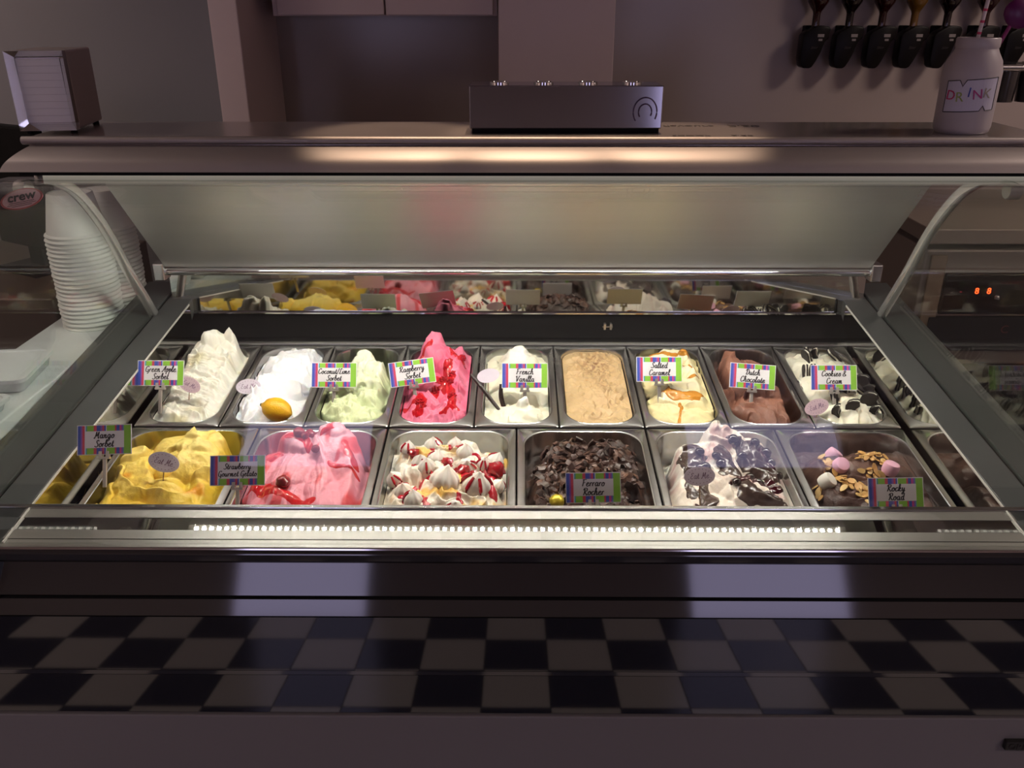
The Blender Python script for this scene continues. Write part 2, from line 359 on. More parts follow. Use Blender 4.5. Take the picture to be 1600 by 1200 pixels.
# wall cupboard over the splashback
a, b = at(424, 20, 2.75), at(777, 20, 2.75); zb = zat(25, 2.75)
e = empty('wall_cupboard', ((a.x+b.x)/2, 2.9, zb), label='white wall cupboard with two plain doors above the taupe splashback', cat='cupboard')
hw = (b.x-a.x)/2
MB().box(-hw, hw, -.13, .1, 0, .6).build('body', M['pillar'], e)
for x0, x1 in ((at(432, 10, 2.75).x-e.location.x, at(600, 10, 2.75).x-e.location.x), (at(602, 10, 2.75).x-e.location.x, hw-.012)):
    MB().box(x0+.001, x1-.001, -.15, -.131, .003, .6).build('door', M['pillar'], e, bevel=.0015)

# ================================================================== THE DISPLAY CASE
SL = math.atan(.114); T = Vector((0, math.cos(SL), math.sin(SL))); N = Vector((0, -math.sin(SL), math.cos(SL)))
O = Vector((0, 1.481, zr(-.7405)))
def deck(x, wv, h=0): return O + Vector((x, 0, 0)) + T*wv + N*h
def plane_z(Y, h=0): return O.z + (Y-O.y)*math.tan(SL) + h/math.cos(SL)
LH = .073
case = empty('display_case', (0, 1.45, 0), label='long curved-glass ice cream display case with steel top and dark front', cat='display case')
def cpart(mb, name, m, smooth=False, bevel=0, seg=2): return wpart(mb.build(name, m, None, smooth, bevel, seg), case)
XE = .86
# top shelf and rounded front fascia
cpart(MB().box(-XE+.03, XE+.05, 1.492, 1.705, zr(-.222), zr(-.2)), 'top_shelf', M['counter'], bevel=.003)
cpart(MB().tube([(-XE+.02, 1.494, zr(-.2065)), (XE+.06, 1.494, zr(-.2065))], .007, 12), 'shelf_lip', M['alu'], True)
prof = spline([(1.492, zr(-.2135)), (1.470, zr(-.2205)), (1.449, zr(-.2335)), (1.440, zr(-.2503))], 6)
prof = [tuple(p) for p in prof] + [(1.452, zr(-.2503)), (1.50, zr(-.222))]
mbf = MB(); mbf.prism(prof, -XE, XE+.06)
mbf.v = [(x + (.035 if x < 0 else 0)*max(0, (z-zr(-.2503))/.037)**1.5, y, z) for x, y, z in mbf.v]
cpart(mbf, 'fascia', M['alu'], True)
cpart(MB().box(-XE+.03, XE+.04, 1.445, 1.462, zr(-.2565), zr(-.2505)), 'fascia_gasket', M['black'])
cpart(MB().box(-XE+.06, XE+.02, 1.458, 1.474, zr(-.2715), zr(-.2565)), 'glass_clamp', mat('clamp_painted_glow', (.72, .70, .64), .5, emit=('#e8e2cc', .2)), bevel=.002)  # pale glass clamp, no lamp: weak emission painted in so it looks lit
# canopy housing with its sloping satin underside
cpart(MB().prism([(1.474, zr(-.262)), (1.62, zr(-.285)), (1.645, zr(-.298)), (1.862, zr(-.532)), (1.885, zr(-.525)), (1.70, zr(-.225)), (1.5, zr(-.225))], -.79, .79), 'canopy_panel', M['canopy'])
cpart(MB().tube([(-.795, 1.862, zr(-.543)), (.795, 1.862, zr(-.543))], .0085, 14), 'cross_rod', M['chrome'], True)
for s in (-1, 1):
    cpart(MB().box(s*.80-.012, s*.80+.012, 1.848, 1.885, zr(-.562), zr(-.522)), 'rod_bracket', M['steel'], bevel=.003)
# LED strip under the canopy edge
led = cpart(MB().box(-.72, .72, 1.49, 1.512, zr(-.276), zr(-.266)), 'led_strip', M['trim'], bevel=.001)
lm = MB()
for k in range(86):
    x = -.70 + 1.40*k/85
    lm.box(x-.0032, x+.0032, 1.497, 1.503, zr(-.2775), zr(-.2762))
lc = lm.build('led_chips', M['led'], led); tag(lc, kind='stuff')   # the strip's own matrix is the identity in world space
# rear mirror sheet, black back wall, deck
rm_ = cpart(MB().prism([(1.897, zr(-.648)), (1.9035, zr(-.545)), (1.9095, zr(-.545)), (1.903, zr(-.648))], -.80, .80), 'rear_mirror', M['mirror'])
cpart(MB().box(-.80, .80, 1.889, 1.9025, zr(-.6535), zr(-.6485)), 'mirror_rail', M['chrome'], bevel=.001)
cpart(MB().prism([(1.895, zr(-.654)), (1.835, zr(-.690)), (1.838, zr(-.72)), (1.93, zr(-.72)), (1.93, zr(-.655))], -.80, .80), 'back_wall', M['black'])
cpart(MB().prism([(1.838, plane_z(1.838, .004)), (1.818, plane_z(1.818, .002)), (1.818, plane_z(1.818, -.03)), (1.838, plane_z(1.838, -.03))], -.79, .79), 'back_rail', M['steel'], bevel=.002)
cpart(MB().prism([(1.05, plane_z(1.05, -.16)), (1.93, plane_z(1.93, -.16)), (1.93, plane_z(1.93, -.19)), (1.05, plane_z(1.05, -.19))], -.80, .80), 'well_floor', M['black'])
lt = cpart(MB().box(.199, .205, 1.855, 1.868, zat(528, 1.86), zat(505, 1.86)).box(.213, .219, 1.855, 1.868, zat(528, 1.86), zat(505, 1.86)).box(.197, .221, 1.861, 1.87, zat(518, 1.86), zat(510, 1.86)), 'latch', M['steel'], bevel=.001)
for s in (-1, 1):
    xm = s*.749
    def strip(x0, x1, h0, h1, y0, y1): return MB().prism([(y0, plane_z(y0, h0)), (y1, plane_z(y1, h0)), (y1, plane_z(y1, h1)), (y0, plane_z(y0, h1))], min(x0, x1), max(x0, x1))
    cpart(strip(xm, xm+s*.004, -.16, LH-.001, 1.05, 1.865), 'side_mirror', M['sidemirror'])
    cpart(strip(xm, xm+s*.0022, LH-.001, LH+.002, 1.05, 1.865), 'mirror_edge', M['trim'])
    cpart(strip(xm+s*.005, s*.810, -.16, LH, 1.0, 1.96), 'side_ledge', M['ledge_grey'], bevel=.002)
    cpart(strip(s*.8102, s*.817, -.16, LH-.006, 1.0, 1.96), 'glass_slot', M['gap'])
    cpart(strip(s*.8172, s*.893, -.16, LH, 1.0, 2.0), 'outer_ledge', M['ledge_grey'], bevel=.003)
    # curved chrome arm
    arm = spline([(1.845, zr(-.668)), (1.79, zr(-.585)), (1.738, zr(-.51)), (1.690, zr(-.43)), (1.644, zr(-.369)), (1.585, zr(-.312)), (1.522, zr(-.278)), (1.47, zr(-.266))], 6)
    mb = MB(); rr = []
    for i, p in enumerate(arm):
        d = arm[min(i+1, len(arm)-1)] - arm[max(i-1, 0)]; d = d/np.linalg.norm(d); nn = np.array((-d[1], d[0]))
        q0 = p+nn*.009; q1 = p-nn*.009
        rr.append([(s*.806, q0[0], q0[1]), (s*.822, q0[0], q0[1]), (s*.822, q1[0], q1[1]), (s*.806, q1[0], q1[1])])
    mb.rings(rr, True); mb.add([rr[0][k] for k in range(4)], [(3, 2, 1, 0)])
    cpart(mb, 'support_arm', M['arm'], True, bevel=.003)
    cpart(MB().box(min(s*.785, s*.822), max(s*.785, s*.822), 1.835, 1.862, zr(-.675), zr(-.66)), 'arm_foot', M['chrome'], bevel=.004)
    pv = MB().lathe([(.014, -.012), (.016, -.008), (.016, .008), (.011, .012)], 18)
    pv.v = [(s*.845 + z, 1.475 + x, zr(-.285) + y) for x, y, z in pv.v]
    cpart(pv, 'hinge_knob', M['alu'], True)
# curved front glass and side glass
gp = [tuple(p) for p in spline([(1.463, zr(-.262)), (1.39, zr(-.262)), (1.28, zr(-.292)), (1.18, zr(-.37)), (1.105, zr(-.47)), (1.06, zr(-.59)), (1.046, plane_z(1.046, LH+.001))], 8)]
rr = []
for i, p in enumerate(gp):
    p = np.array(p); d = np.array(gp[min(i+1, len(gp)-1)]) - np.array(gp[max(i-1, 0)]); d = d/np.linalg.norm(d); nn = np.array((-d[1], d[0]))
    q = p + nn*.006; rr.append([(-.86, p[0], p[1]), (.90, p[0], p[1]), (.90, q[0], q[1]), (-.86, q[0], q[1])])
mb = MB(); mb.rings(rr, True); mb.add(rr[0], [(3, 2, 1, 0)])
cpart(mb, 'front_glass', M['glass'], True)
side_out = [p for p in gp[2:]] + [(1.84, plane_z(1.84, LH)), (1.80, zr(-.60)), (1.738, zr(-.51)), (1.644, zr(-.369)), (1.53, zr(-.285))]
side_out = [(p[0]+.008, p[1]-.002) if i < len(gp)-2 else p for i, p in enumerate(side_out)]
for s in (-1, 1):
    cpart(MB().prism(side_out, s*.8135-.0025, s*.8135+.0025), 'side_glass', M['sideglass'])
# front ledge: steel lip, polished strip, brushed strip, bead, bumper
XF = .90
def fstrip(y0, y1, h0, h1): return MB().prism([(y0, plane_z(y0, h0)), (y1, plane_z(y1, h0)), (y1, plane_z(y1, h1)), (y0, plane_z(y0, h1))], -XF, XF)
cpart(fstrip(1.129, 1.137, -.05, LH+.003), 'ledge_lip', M['chrome'], bevel=.001)
cpart(fstrip(1.108, 1.1288, LH-.03, LH), 'ledge_strip', M['brushed'])
cpart(fstrip(1.0805, 1.1072, LH-.03, LH-.0005), 'ledge_mirror_strip', M['ledge'])
cpart(fstrip(1.060, 1.0795, LH-.03, LH), 'ledge_strip', M['brushed'])
cpart(fstrip(1.041, 1.0592, LH-.03, LH-.001), 'ledge_strip', M['brushed'])
cpart(MB().tube([(-XF, 1.038, plane_z(1.038, LH)), (XF, 1.038, plane_z(1.038, LH))], .0028, 8), 'ledge_bead', M['chrome'], True)
zb0 = plane_z(1.03, LH)
cpart(MB().prism([(1.036, plane_z(1.036, LH)), (1.030, plane_z(1.03, LH)-.002), (1.028, zat(880, 1.028)), (1.06, zat(880, 1.028)), (1.06, zb0)], -XF, XF), 'bumper', M['gloss2'], bevel=.002)
# dark glossy front: upper band, groove, second band, main panel with a rib, grey kick panel
YA, YB_, YC, YD = 1.026, 1.008, .998, .9787
def fpanel(y0, v0, y1, v1, name, m, t=.02): return cpart(MB().prism([(y0, zat(v0, y0)), (y1, zat(v1, y1)), (y1+t, zat(v1, y1)), (y0+t, zat(v0, y0))], -XF, XF), name, m)
fpanel(YA, 880.5, YB_, 932, 'front_band', M['gloss2'])
fpanel(YB_+.01, 931, YB_+.008, 938, 'band_groove', M['gap'])
fpanel(YB_-.002, 938, YC, 964, 'front_band', M['gloss2'])
fpanel(YC-.001, 966, .9865, 1049, 'front_panel', M['gloss'])
fpanel(.9865, 1056, YD, 1114, 'front_panel', M['gloss'])
fpanel(.9862, 1049.5, .9855, 1055.5, 'panel_rib', M['gloss2'], .018)
cpart(MB().prism([(YD+.002, zat(1115, YD+.002)), (YD-.004, zat(1120, YD-.004)), (.972, .12), (1.0, .12), (1.0, zat(1115, YD+.002))], -XF, XF), 'kick_panel', M['kick'], bevel=.002)
cpart(MB().box(-XF, XF, 1.05, 1.06, .1, zb0-.005).box(-XF, XF, 1.9, 1.95, .1, zr(-.80)), 'body', M['black'])
cpart(MB().box(-XF, XF, 1.04, 1.9, 0, .1), 'plinth', M['black'])
# small maker's badge, low on the right
bp_ = at(1595, 1162, .972); bw = .026
bd = cpart(MB().box(bp_.x-bw-.0, bp_.x+bw*1.6, .966, .975, bp_.z-.0085, bp_.z+.0085), 'badge', mat('badge_grey', (.03, .03, .03), .3, .6), bevel=.002)
tx = block_text('badge_lettering', 'ORION', .015, M['ink'], None, 'LEFT'); tx.location = (bp_.x-bw+.004, .9655, bp_.z); tx.rotation_euler = (R(90), 0, 0)
tx.parent = bd
# oval sticker on the glass clamp at the left
sp = at(34, 311, 1.38)
st = MB(); st.lathe([(.034, 0), (.034, .0006)], 36); st.mi = 1; st.lathe([(.0305, .0006), (.0305, .0009)], 36)
st.v = [(x, y*.55, z) for x, y, z in st.v]
so = st.build('sticker', [mat('sticker_red', '#a83a3c', .5), mat('sticker_pink', '#d9a9b0', .5)])
so.matrix_world = Matrix.Translation(sp) @ Euler((R(50), 0, 0)).to_matrix().to_4x4() @ Matrix.Rotation(R(13), 4, 'Z')
tag(so, 'oval pink sticker with a red border at the left end of the glass', 'sticker')
t_ = block_text('lettering', 'crew', .022, M['ink'], so, bold=.0006, ext=.0001); t_.location = (0, .004, .0011)
lnm = MB()
for k, ww in enumerate((.04, .046, .032)): lnm.box(-ww/2, ww/2, -.0062-.0032*k, -.0054-.0032*k, .0009, .0012)
lnm.build('small_print', M['ink'], so)

# ================================================================== PANS
def pan_mesh(hw, hl):
    mb = MB(); r = .046
    ow, ol = hw - .0125, hl - .012
    mb.rings([roundrect(hw, hl, .004, -.014), roundrect(hw, hl, .004, -.0015), roundrect(hw-.0015, hl-.0015, .004, 0),
              roundrect(ow+.003, ol+.003, r, 0), roundrect(ow+.0012, ol+.0012, r, .0012), roundrect(ow-.0008, ol-.0008, r, .0004),
              roundrect(ow-.002, ol-.002, r, -.004), roundrect(ow-.006, ol-.006, r, -.06), roundrect(ow-.010, ol-.010, r-.004, -.128), roundrect(ow-.02, ol-.02, r-.012, -.135)], True)
    return mb.data('pan', True)
PW, PL = .165, .336
FW, FL = .2475, .356
meB = pan_mesh(PW/2-.0012, PL/2-.001); meB.materials.append(M['steel'])
meF = pan_mesh(FW/2-.0015, FL/2-.001); meF.materials.append(M['steel'])
names_b = ['green apple sorbet', 'white lemon sorbet', 'coconut lime sorbet', 'raspberry sorbet', 'french vanilla gelato', 'tan coffee-coloured gelato', 'salted caramel gelato', 'dutch chocolate gelato', 'cookies and cream gelato']
names_f = ['mango sorbet', 'strawberry gelato', 'meringue gelato', 'chocolate shavings gelato', 'cherry and chocolate gelato', 'rocky road gelato']
PM = {}
for i, n in enumerate(names_b + names_f):
    b = i < 9
    x = (i-4)*PW if b else (i-9-2.5)*FW
    c = deck(x, PL/2 if b else -.004-FL/2)
    o = bpy.data.objects.new('steel_pan', meB if b else meF); COL.objects.link(o)
    o.location = c; o.rotation_euler = (SL, 0, 0)
    tag(o, ('narrow' if b else 'wide') + ' steel pan holding the ' + n, 'pan', 'steel pans in the case')
    PM[n] = Matrix.Translation(c) @ Matrix.Rotation(SL, 4, 'X')

# ================================================================== GELATO
def seglobe(x, y, L):
    x0, y0, x1, y1, w0, w1, h0, h1 = L[:8]; st = L[8] if len(L) > 8 else 0; pw = L[9] if len(L) > 9 else .8
    dx, dy = x1-x0, y1-y0; l2 = dx*dx+dy*dy+1e-12
    t = np.clip(((x-x0)*dx+(y-y0)*dy)/l2, 0, 1)
    px, py = x-(x0+t*dx), y-(y0+t*dy); d = np.sqrt(px*px+py*py)
    wv = w0+(w1-w0)*t; h = h0+(h1-h0)*t
    q = np.clip(d/wv, 0, 1)
    z = h - wv*pw*(1-np.sqrt(np.maximum(0, 1-q*q*.985))) - np.maximum(0, d-wv)*3.5
    if st:
        ln = math.sqrt(l2); cr = (px*-dy + py*dx)/ln; al = t*ln
        z = z + st*(vnoise(cr*230+9+40*x0, al*13+70*y0)-.5+.5*(vnoise(cr*520+3, al*22)-.5))
    return z
class Heap:
    def __init__(s, pan, hw, hl, base, lobes, wobble=.004, wsc=28, rough=.0012, rsc=90, edge=-.012, k=.0025, extra=None, ew=.022, en=.007, seed=0):
        s.__dict__.update(locals())
    def H(s, x, y):
        x = np.asarray(x, float); y = np.asarray(y, float); q = s.seed*13.7
        xw = x + s.wobble*fbm(x*s.wsc+3+q, y*s.wsc+7, 3); yw = y + s.wobble*fbm(x*s.wsc+50, y*s.wsc+20+q, 3)
        z = s.base(xw, yw) if callable(s.base) else np.full_like(xw, s.base)
        for L in s.lobes:
            b = seglobe(xw, yw, L); h = np.maximum(s.k-np.abs(z-b), 0)/s.k
            z = np.maximum(z, b) + h*h*s.k*.25
        if s.extra is not None: z = z + s.extra(xw, yw)
        z = z + s.rough*fbm(x*s.rsc+q, y*s.rsc, 4)
        r = .044; qx = np.abs(x)-(s.hw-r); qy = np.abs(y)-(s.hl-r)
        sd = np.sqrt(np.maximum(qx, 0)**2+np.maximum(qy, 0)**2)+np.minimum(np.maximum(qx, qy), 0)-r
        sd = sd + s.en*(fbm(x*38+q, y*38+5, 3)+.3)*sstep(-.06, -.0, sd)
        e = sstep(0, s.ew, -sd); ed = s.edge(x, y) if callable(s.edge) else s.edge
        ez = np.minimum(z, ed)
        return ez + (z-ez)*e
    def grid(s, nx, ny):
        a, b = np.meshgrid(np.linspace(-1, 1, nx), np.linspace(-1, 1, ny))
        kk = np.maximum(np.abs(a), np.abs(b)); kk = np.where(kk < 1e-9, 1e-9, kk)
        bx, by = a/kk*s.hw, b/kk*s.hl; r = .042
        # pull the rectangle's corners onto the rounded outline
        cx, cy = s.hw-r, s.hl-r; ix = np.abs(bx) > cx; iy = np.abs(by) > cy; m = ix & iy
        vx, vy = np.abs(bx)-cx, np.abs(by)-cy; ln = np.sqrt(vx*vx+vy*vy)+1e-9
        f = r/ln
        bx = np.where(m & (ln > r), np.sign(bx)*(cx+vx*f), bx); by = np.where(m & (ln > r), np.sign(by)*(cy+vy*f), by)
        return bx*kk, by*kk
    def build(s, name, label, color, material, nx=110, ny=190, cat='ice cream', group='gelato heaps in the pans', shape=None):
        X, Y = s.grid(nx, ny); Z = s.H(X, Y)
        if shape is not None: X2, Y2 = shape(X, Y, Z)
        else: X2, Y2 = X, Y
        s.X, s.Y, s.Z, s.nx, s.ny = X, Y, Z, nx, ny
        s.P = np.stack([X2.ravel(), Y2.ravel(), Z.ravel()], 1)
        j, i = np.meshgrid(np.arange(ny-1), np.arange(nx-1), indexing='ij')
        q = (j*nx+i).ravel(); s.F = np.stack([q, q+1, q+1+nx, q+nx], 1)
        me = s._mesh(name, s.P, s.F)
        c = color(X, Y, Z) if callable(color) else np.broadcast_to(np.array(color, float), X.shape+(3,))
        at_ = me.color_attributes.new('tint', 'FLOAT_COLOR', 'POINT')
        at_.data.foreach_set('color', np.concatenate([np.asarray(c).reshape(-1, 3), np.ones((X.size, 1))], 1).ravel().astype(np.float32))
        s.o = link(name, me, material); s.o.matrix_world = PM[s.pan]
        tag(s.o, label, cat, group); return s
    @staticmethod
    def _mesh(name, P, F):
        me = bpy.data.meshes.new(name); me.vertices.add(len(P)); me.vertices.foreach_set('co', P.ravel().astype(np.float32))
        me.loops.add(F.size); me.loops.foreach_set('vertex_index', F.ravel().astype(np.int32))
        me.polygons.add(len(F)); me.polygons.foreach_set('loop_start', np.arange(0, F.size, 4, dtype=np.int32))
        me.update(calc_edges=True); me.validate(); me.shade_smooth(); return me
    def sauce(s, name, mask, m, thick=.004, label=None):
        k = mask(s.X, s.Y, s.Z).ravel(); P = s.P.copy()
        t = np.clip(k, 0, 1); P[:, 2] += -.0008 + thick*np.sqrt(t)*.9
        keep = (k[s.F] > .02).any(1); F = s.F[keep]; used = np.unique(F); idx = -np.ones(len(P), int); idx[used] = np.arange(len(used))
        if len(F) == 0: return
        o = link(name, s._mesh(name, P[used], idx[F]), m); o.parent = s.o
        if label: o['label'] = label
        return o
    def z(s, x, y): return float(s.H(np.array([x]), np.array([y]))[0])
    def nrm(s, x, y, e=.006):
        return Vector((s.z(x-e, y)-s.z(x+e, y), s.z(x, y-e)-s.z(x, y+e), 2*e)).normalized()
    def put(s, o, x, y, sink=0, rot=(0, 0, 0), align=.6, scale=1):
        n = s.nrm(x, y).lerp(Vector((0, 0, 1)), 1-align).normalized()
        q = Vector((0, 0, 1)).rotation_difference(n).to_matrix().to_4x4()
        o.matrix_world = PM[s.pan] @ Matrix.Translation((x, y, s.z(x, y)-sink)) @ q @ Euler(rot).to_matrix().to_4x4() @ Matrix.Scale(scale, 4)
        return o
def segd(x, y, pts):
    d = np.full_like(x, 9.)
    for (a, b) in zip(pts[:-1], pts[1:]):
        dx, dy = b[0]-a[0], b[1]-a[1]; t = np.clip(((x-a[0])*dx+(y-a[1])*dy)/(dx*dx+dy*dy+1e-12), 0, 1)
        d = np.minimum(d, np.hypot(x-(a[0]+t*dx), y-(a[1]+t*dy)))
    return d
def strokes(paths, seed=0, wob=.006, wsc=45):
    def f(X, Y, Z):
        x = X+wob*fbm(X*wsc+seed, Y*wsc, 3); y = Y+wob*fbm(X*wsc+40, Y*wsc+seed, 3); m = np.zeros_like(X)-1
        for w_, pts in paths: m = np.maximum(m, 1-segd(x, y, pts)/(w_*(.6+.8*vnoise(X*60+seed, Y*60))))
        return m
    return f
def mixc(a, b, t): t = np.clip(t, 0, 1)[..., None]; return np.array(a)*(1-t)+np.array(b)*t
def L3(h): return np.array(lin(h)[:3])
gm = attr_mat('gelato', .42); gmw = attr_mat('sorbet_white', .38, .25, 300, .3); gmc = attr_mat('chocolate_gelato', .42, .5, 380, .08, .45)
hwB, hlB = PW/2-.0012-.0125-.004, PL/2-.001-.012-.004
hwF, hlF = FW/2-.0015-.0125-.004, FL/2-.001-.012-.004
HP = {}
def F(ang, freq, amp, warp=2.0, seed=0, wsc=16):   # layered spatula folds: a slow rise, then a sharp lip
    def f(x, y):
        u = x*math.cos(R(ang))+y*math.sin(R(ang)); v = -x*math.sin(R(ang))+y*math.cos(R(ang))
        ph = u*freq + warp*fbm(x*wsc+seed, y*wsc+seed*2+3, 3); s = ph-np.floor(ph)
        a = .25+.75*sstep(.3, .7, vnoise(np.floor(ph)*7.3+v*14+seed, v*9+seed))
        return amp*a*(s**1.4*(1-sstep(.84, 1, s))-.35)
    return f
def FR(sc, amp, seed=0):                            # torn, crumbly relief
    return lambda x, y: amp*(1-2*np.abs(fbm(x*sc+seed, y*sc+seed*3, 4)))
def SUM(*fs): return lambda x, y: sum(f(x, y) for f in fs)
def sc_h(k, lobes): return [l[:6] + (l[6]*k, l[7]*k) + tuple(l[8:]) for l in lobes]
# 1 green apple: swept folds rising to a crest at the back
h = Heap('green apple sorbet', hwB, hlB, -.016, [(-.045, -.06, -.05, .0, .03, .03, .006, .012, .005), (-.045, -.11, -.03, -.12, .03, .03, .0, .0, .004),
    (-.03, -.10, .03, -.115, .045, .045, .006, .002, .002), (-.035, -.05, .045, -.085, .040, .036, .016, .008, .007), (-.035, -.01, .05, -.045, .036, .034, .022, .014, .007),
    (-.02, .03, .055, .0, .034, .032, .028, .020, .007), (-.02, .07, .055, .045, .036, .034, .034, .028, .007), (-.014, .095, .02, .095, .032, .03, .044, .038),
    (-.006, .105, .008, .112, .020, .017, .066, .060), (.030, .10, .045, .095, .02, .016, .044, .04), (.056, .095, .060, .09, .010, .008, .052, .054), (.050, .07, .06, .06, .018, .016, .036, .034), (.03, .115, .034, .112, .010, .009, .062, .06)],
    edge=lambda x, y: np.where(x > .0, -.004, -.014), rough=.003, rsc=55, extra=SUM(F(70, 48, .013, 2.5, 1), FR(38, .004, 4))).build('gelato', 'cream-white folded sorbet heap cresting at the back, leftmost of the back row',
    lambda X, Y, Z: mixc(L3('#f3efdf'), L3('#ddd6b4'), sstep(.15, .6, fbm(X*22, Y*22+4, 3))), gmw); HP['apple'] = h
# 2 white lemon sorbet
h = Heap('white lemon sorbet', hwB, hlB, -.016, [
    (-.01, -.08, .02, -.1, .062, .055, .006, .002), (-.015, -.02, .02, .0, .06, .055, .018, .020), (0, .06, .02, .08, .052, .045, .026, .022), (-.03, -.105, -.045, -.06, .03, .026, .004, .008), (.03, .11, -.01, .12, .04, .03, .014, .010), (-.035, -.035, -.03, -.02, .022, .02, .02, .022)],
    en=.002, ew=.014, wobble=.010, edge=-.004, k=.010, rough=.0035, rsc=42, extra=SUM(F(50, 30, .011, 2.4, 6), FR(34, .004, 9))).build('gelato', 'soft bright white sorbet heap with a lemon on its front', L3('#f6f6f8'), gmw); HP['lemon'] = h
# 3 coconut lime
h = Heap('coconut lime sorbet', hwB, hlB, lambda x, y: np.where(y > .05, -.085+.02*vnoise(x*30, y*30), -.04), [
    (-.03, -.08, .03, -.11, .045, .045, .000, -.004), (-.03, -.04, .03, -.05, .042, .04, .006, .006, .002), (.0, .015, .04, -.01, .036, .034, .014, .012, .002), (.0, .05, .04, .035, .026, .024, .026, .018), (.002, .066, .012, .056, .014, .012, .036, .03), (-.04, -.01, -.05, -.06, .028, .028, -.004, -.006), (.045, .03, .05, .0, .016, .016, .022, .016)],
    wobble=.012, rough=.004, rsc=50, extra=SUM(F(35, 36, .013, 2.6, 11), FR(36, .006, 2)), edge=lambda x, y: np.where(y > .03, -.085, -.016)).build('gelato', 'pale green sorbet heap with the back of its pan scraped bare', lambda X, Y, Z: mixc(L3('#dde6b4'), L3('#eef2d6'), sstep(.0, .03, Z)), gm); HP['coco'] = h
# 4 raspberry
h = Heap('raspberry sorbet', hwB, hlB, -.03, [
    (-.04, -.10, -.02, -.115, .036, .034, .002, .0, .004), (.03, -.105, .01, -.12, .040, .036, .008, .002, .006), (-.045, -.055, -.02, -.075, .032, .030, .012, .010, .006), (.042, -.04, .046, -.085, .034, .032, .018, .012, .006),
    (-.02, .0, .02, -.035, .038, .034, .014, .012), (.052, .05, .045, -.01, .028, .03, .030, .022, .006), (-.016, .105, .042, .02, .028, .030, .044, .028, .004), (-.045, .09, -.045, .04, .028, .03, .014, .010, .006), (-.016, .105, -.012, .112, .018, .016, .054, .060), (.045, .10, .05, .06, .026, .024, .026, .028, .006)],
    rough=.002, rsc=60, extra=SUM(F(115, 40, .013, 2.0, 3), FR(45, .003, 7)), edge=lambda x, y: np.where(x > .03, .0, -.012)).build('gelato', 'deep pink sorbet folded into a curled peak with red syrup', lambda X, Y, Z: mixc(L3('#ee7f9b'), L3('#e0607f'), sstep(-.3, .5, fbm(X*25, Y*25, 3))), gm); HP['rasp'] = h
syr_red = mat('raspberry_syrup', '#c8141f', .1, coat=.5, spec=.6, bump=.6, bscale=120)
h.sauce('syrup', strokes([(.011, [(.02, .03), (.015, -.02), (-.005, -.05)]), (.010, [(.015, -.02), (.03, -.06), (.04, -.11)]), (.010, [(.0, .0), (.03, -.01)]), (.008, [(.02, .075), (.05, .055)]), (.010, [(-.055, -.09), (-.025, -.085), (-.03, -.12)]), (.006, [(-.05, .08), (-.02, .085)]), (.008, [(.02, -.12), (.045, -.11)])], 5, .011, 60), syr_red, .0035)
# 5 french vanilla
h = Heap('french vanilla gelato', hwB, hlB, -.014, [
    (.012, -.10, .035, -.115, .026, .02, .008, .002), (-.02, -.105, .01, -.115, .045, .04, .000, -.002), (-.02, .03, .02, .02, .055, .05, .006, .006), (.005, .09, .0, .1, .045, .04, .018, .018), (.002, .11, .006, .114, .022, .016, .026, .030), (.03, -.04, .04, -.02, .04, .04, .004, .004), (-.03, -.05, -.02, -.02, .04, .04, .002, .004), (.012, -.096, .016, -.094, .009, .008, .020, .022)],
    en=.002, ew=.014, wobble=.010, edge=-.006, k=.008, rough=.002, rsc=40, extra=F(80, 24, .010, 2.2, 15)).build('gelato', 'cream-white smooth gelato heap with three vanilla pods stuck in it', lambda X, Y, Z: mixc(L3('#f1ecd3'), L3('#f6f3e4'), sstep(.0, .02, Z)), gmw); HP['van'] = h
# 6 tan, levelled with spatula marks
h = Heap('tan coffee-coloured gelato', hwB, hlB, -.006, [], en=.002, ew=.014, extra=SUM(F(60, 24, .011, 2.4, 21), F(125, 18, .009, 2.6, 5), FR(30, .003, 3)), edge=-.006, rough=.0025, rsc=90).build('gelato', 'level tan gelato with spatula marks and a brown dusting, filled to the rim',
    lambda X, Y, Z: mixc(L3('#cdae80'), L3('#80502f'), .8*sstep(-.05, .25, fbm(X*230, Y*230, 2))*sstep(.055, .0, np.minimum(np.hypot(X-.005, (Y-.085)*.6), np.hypot(X-.018, (Y+.0)*.9)+.02))), gm); HP['tan'] = h
# 7 salted caramel
h = Heap('salted caramel gelato', hwB, hlB, -.022, [
    (-.03, -.10, .03, -.115, .05, .045, .002, .0), (-.02, -.05, .045, -.07, .044, .04, .018, .010), (-.04, -.01, .045, -.015, .036, .034, .008, .014), (-.035, .04, .03, .04, .04, .036, .010, .012), (-.02, .09, .03, .1, .045, .04, .014, .014), (.05, .04, .055, .0, .02, .02, .018, .012), (-.05, .09, -.05, .06, .03, .026, .008, .006), (.0, .12, .03, .12, .02, .02, .018, .016)],
    wobble=.012, edge=-.006, extra=F(75, 30, .014, 2.2, 31), rough=.002, rsc=50).build('gelato', 'pale yellow gelato swirled with amber caramel sauce', lambda X, Y, Z: mixc(mixc(L3('#eddda5'), L3('#f4ebca'), sstep(.0, .02, Z)), L3('#d9a441'), .7*sstep(.3, .6, fbm(X*20+8, Y*34, 3))), gm); HP['car'] = h
caram = mat('caramel_sauce', '#c8862a', .12, coat=.4, var=.3, vscale=30)
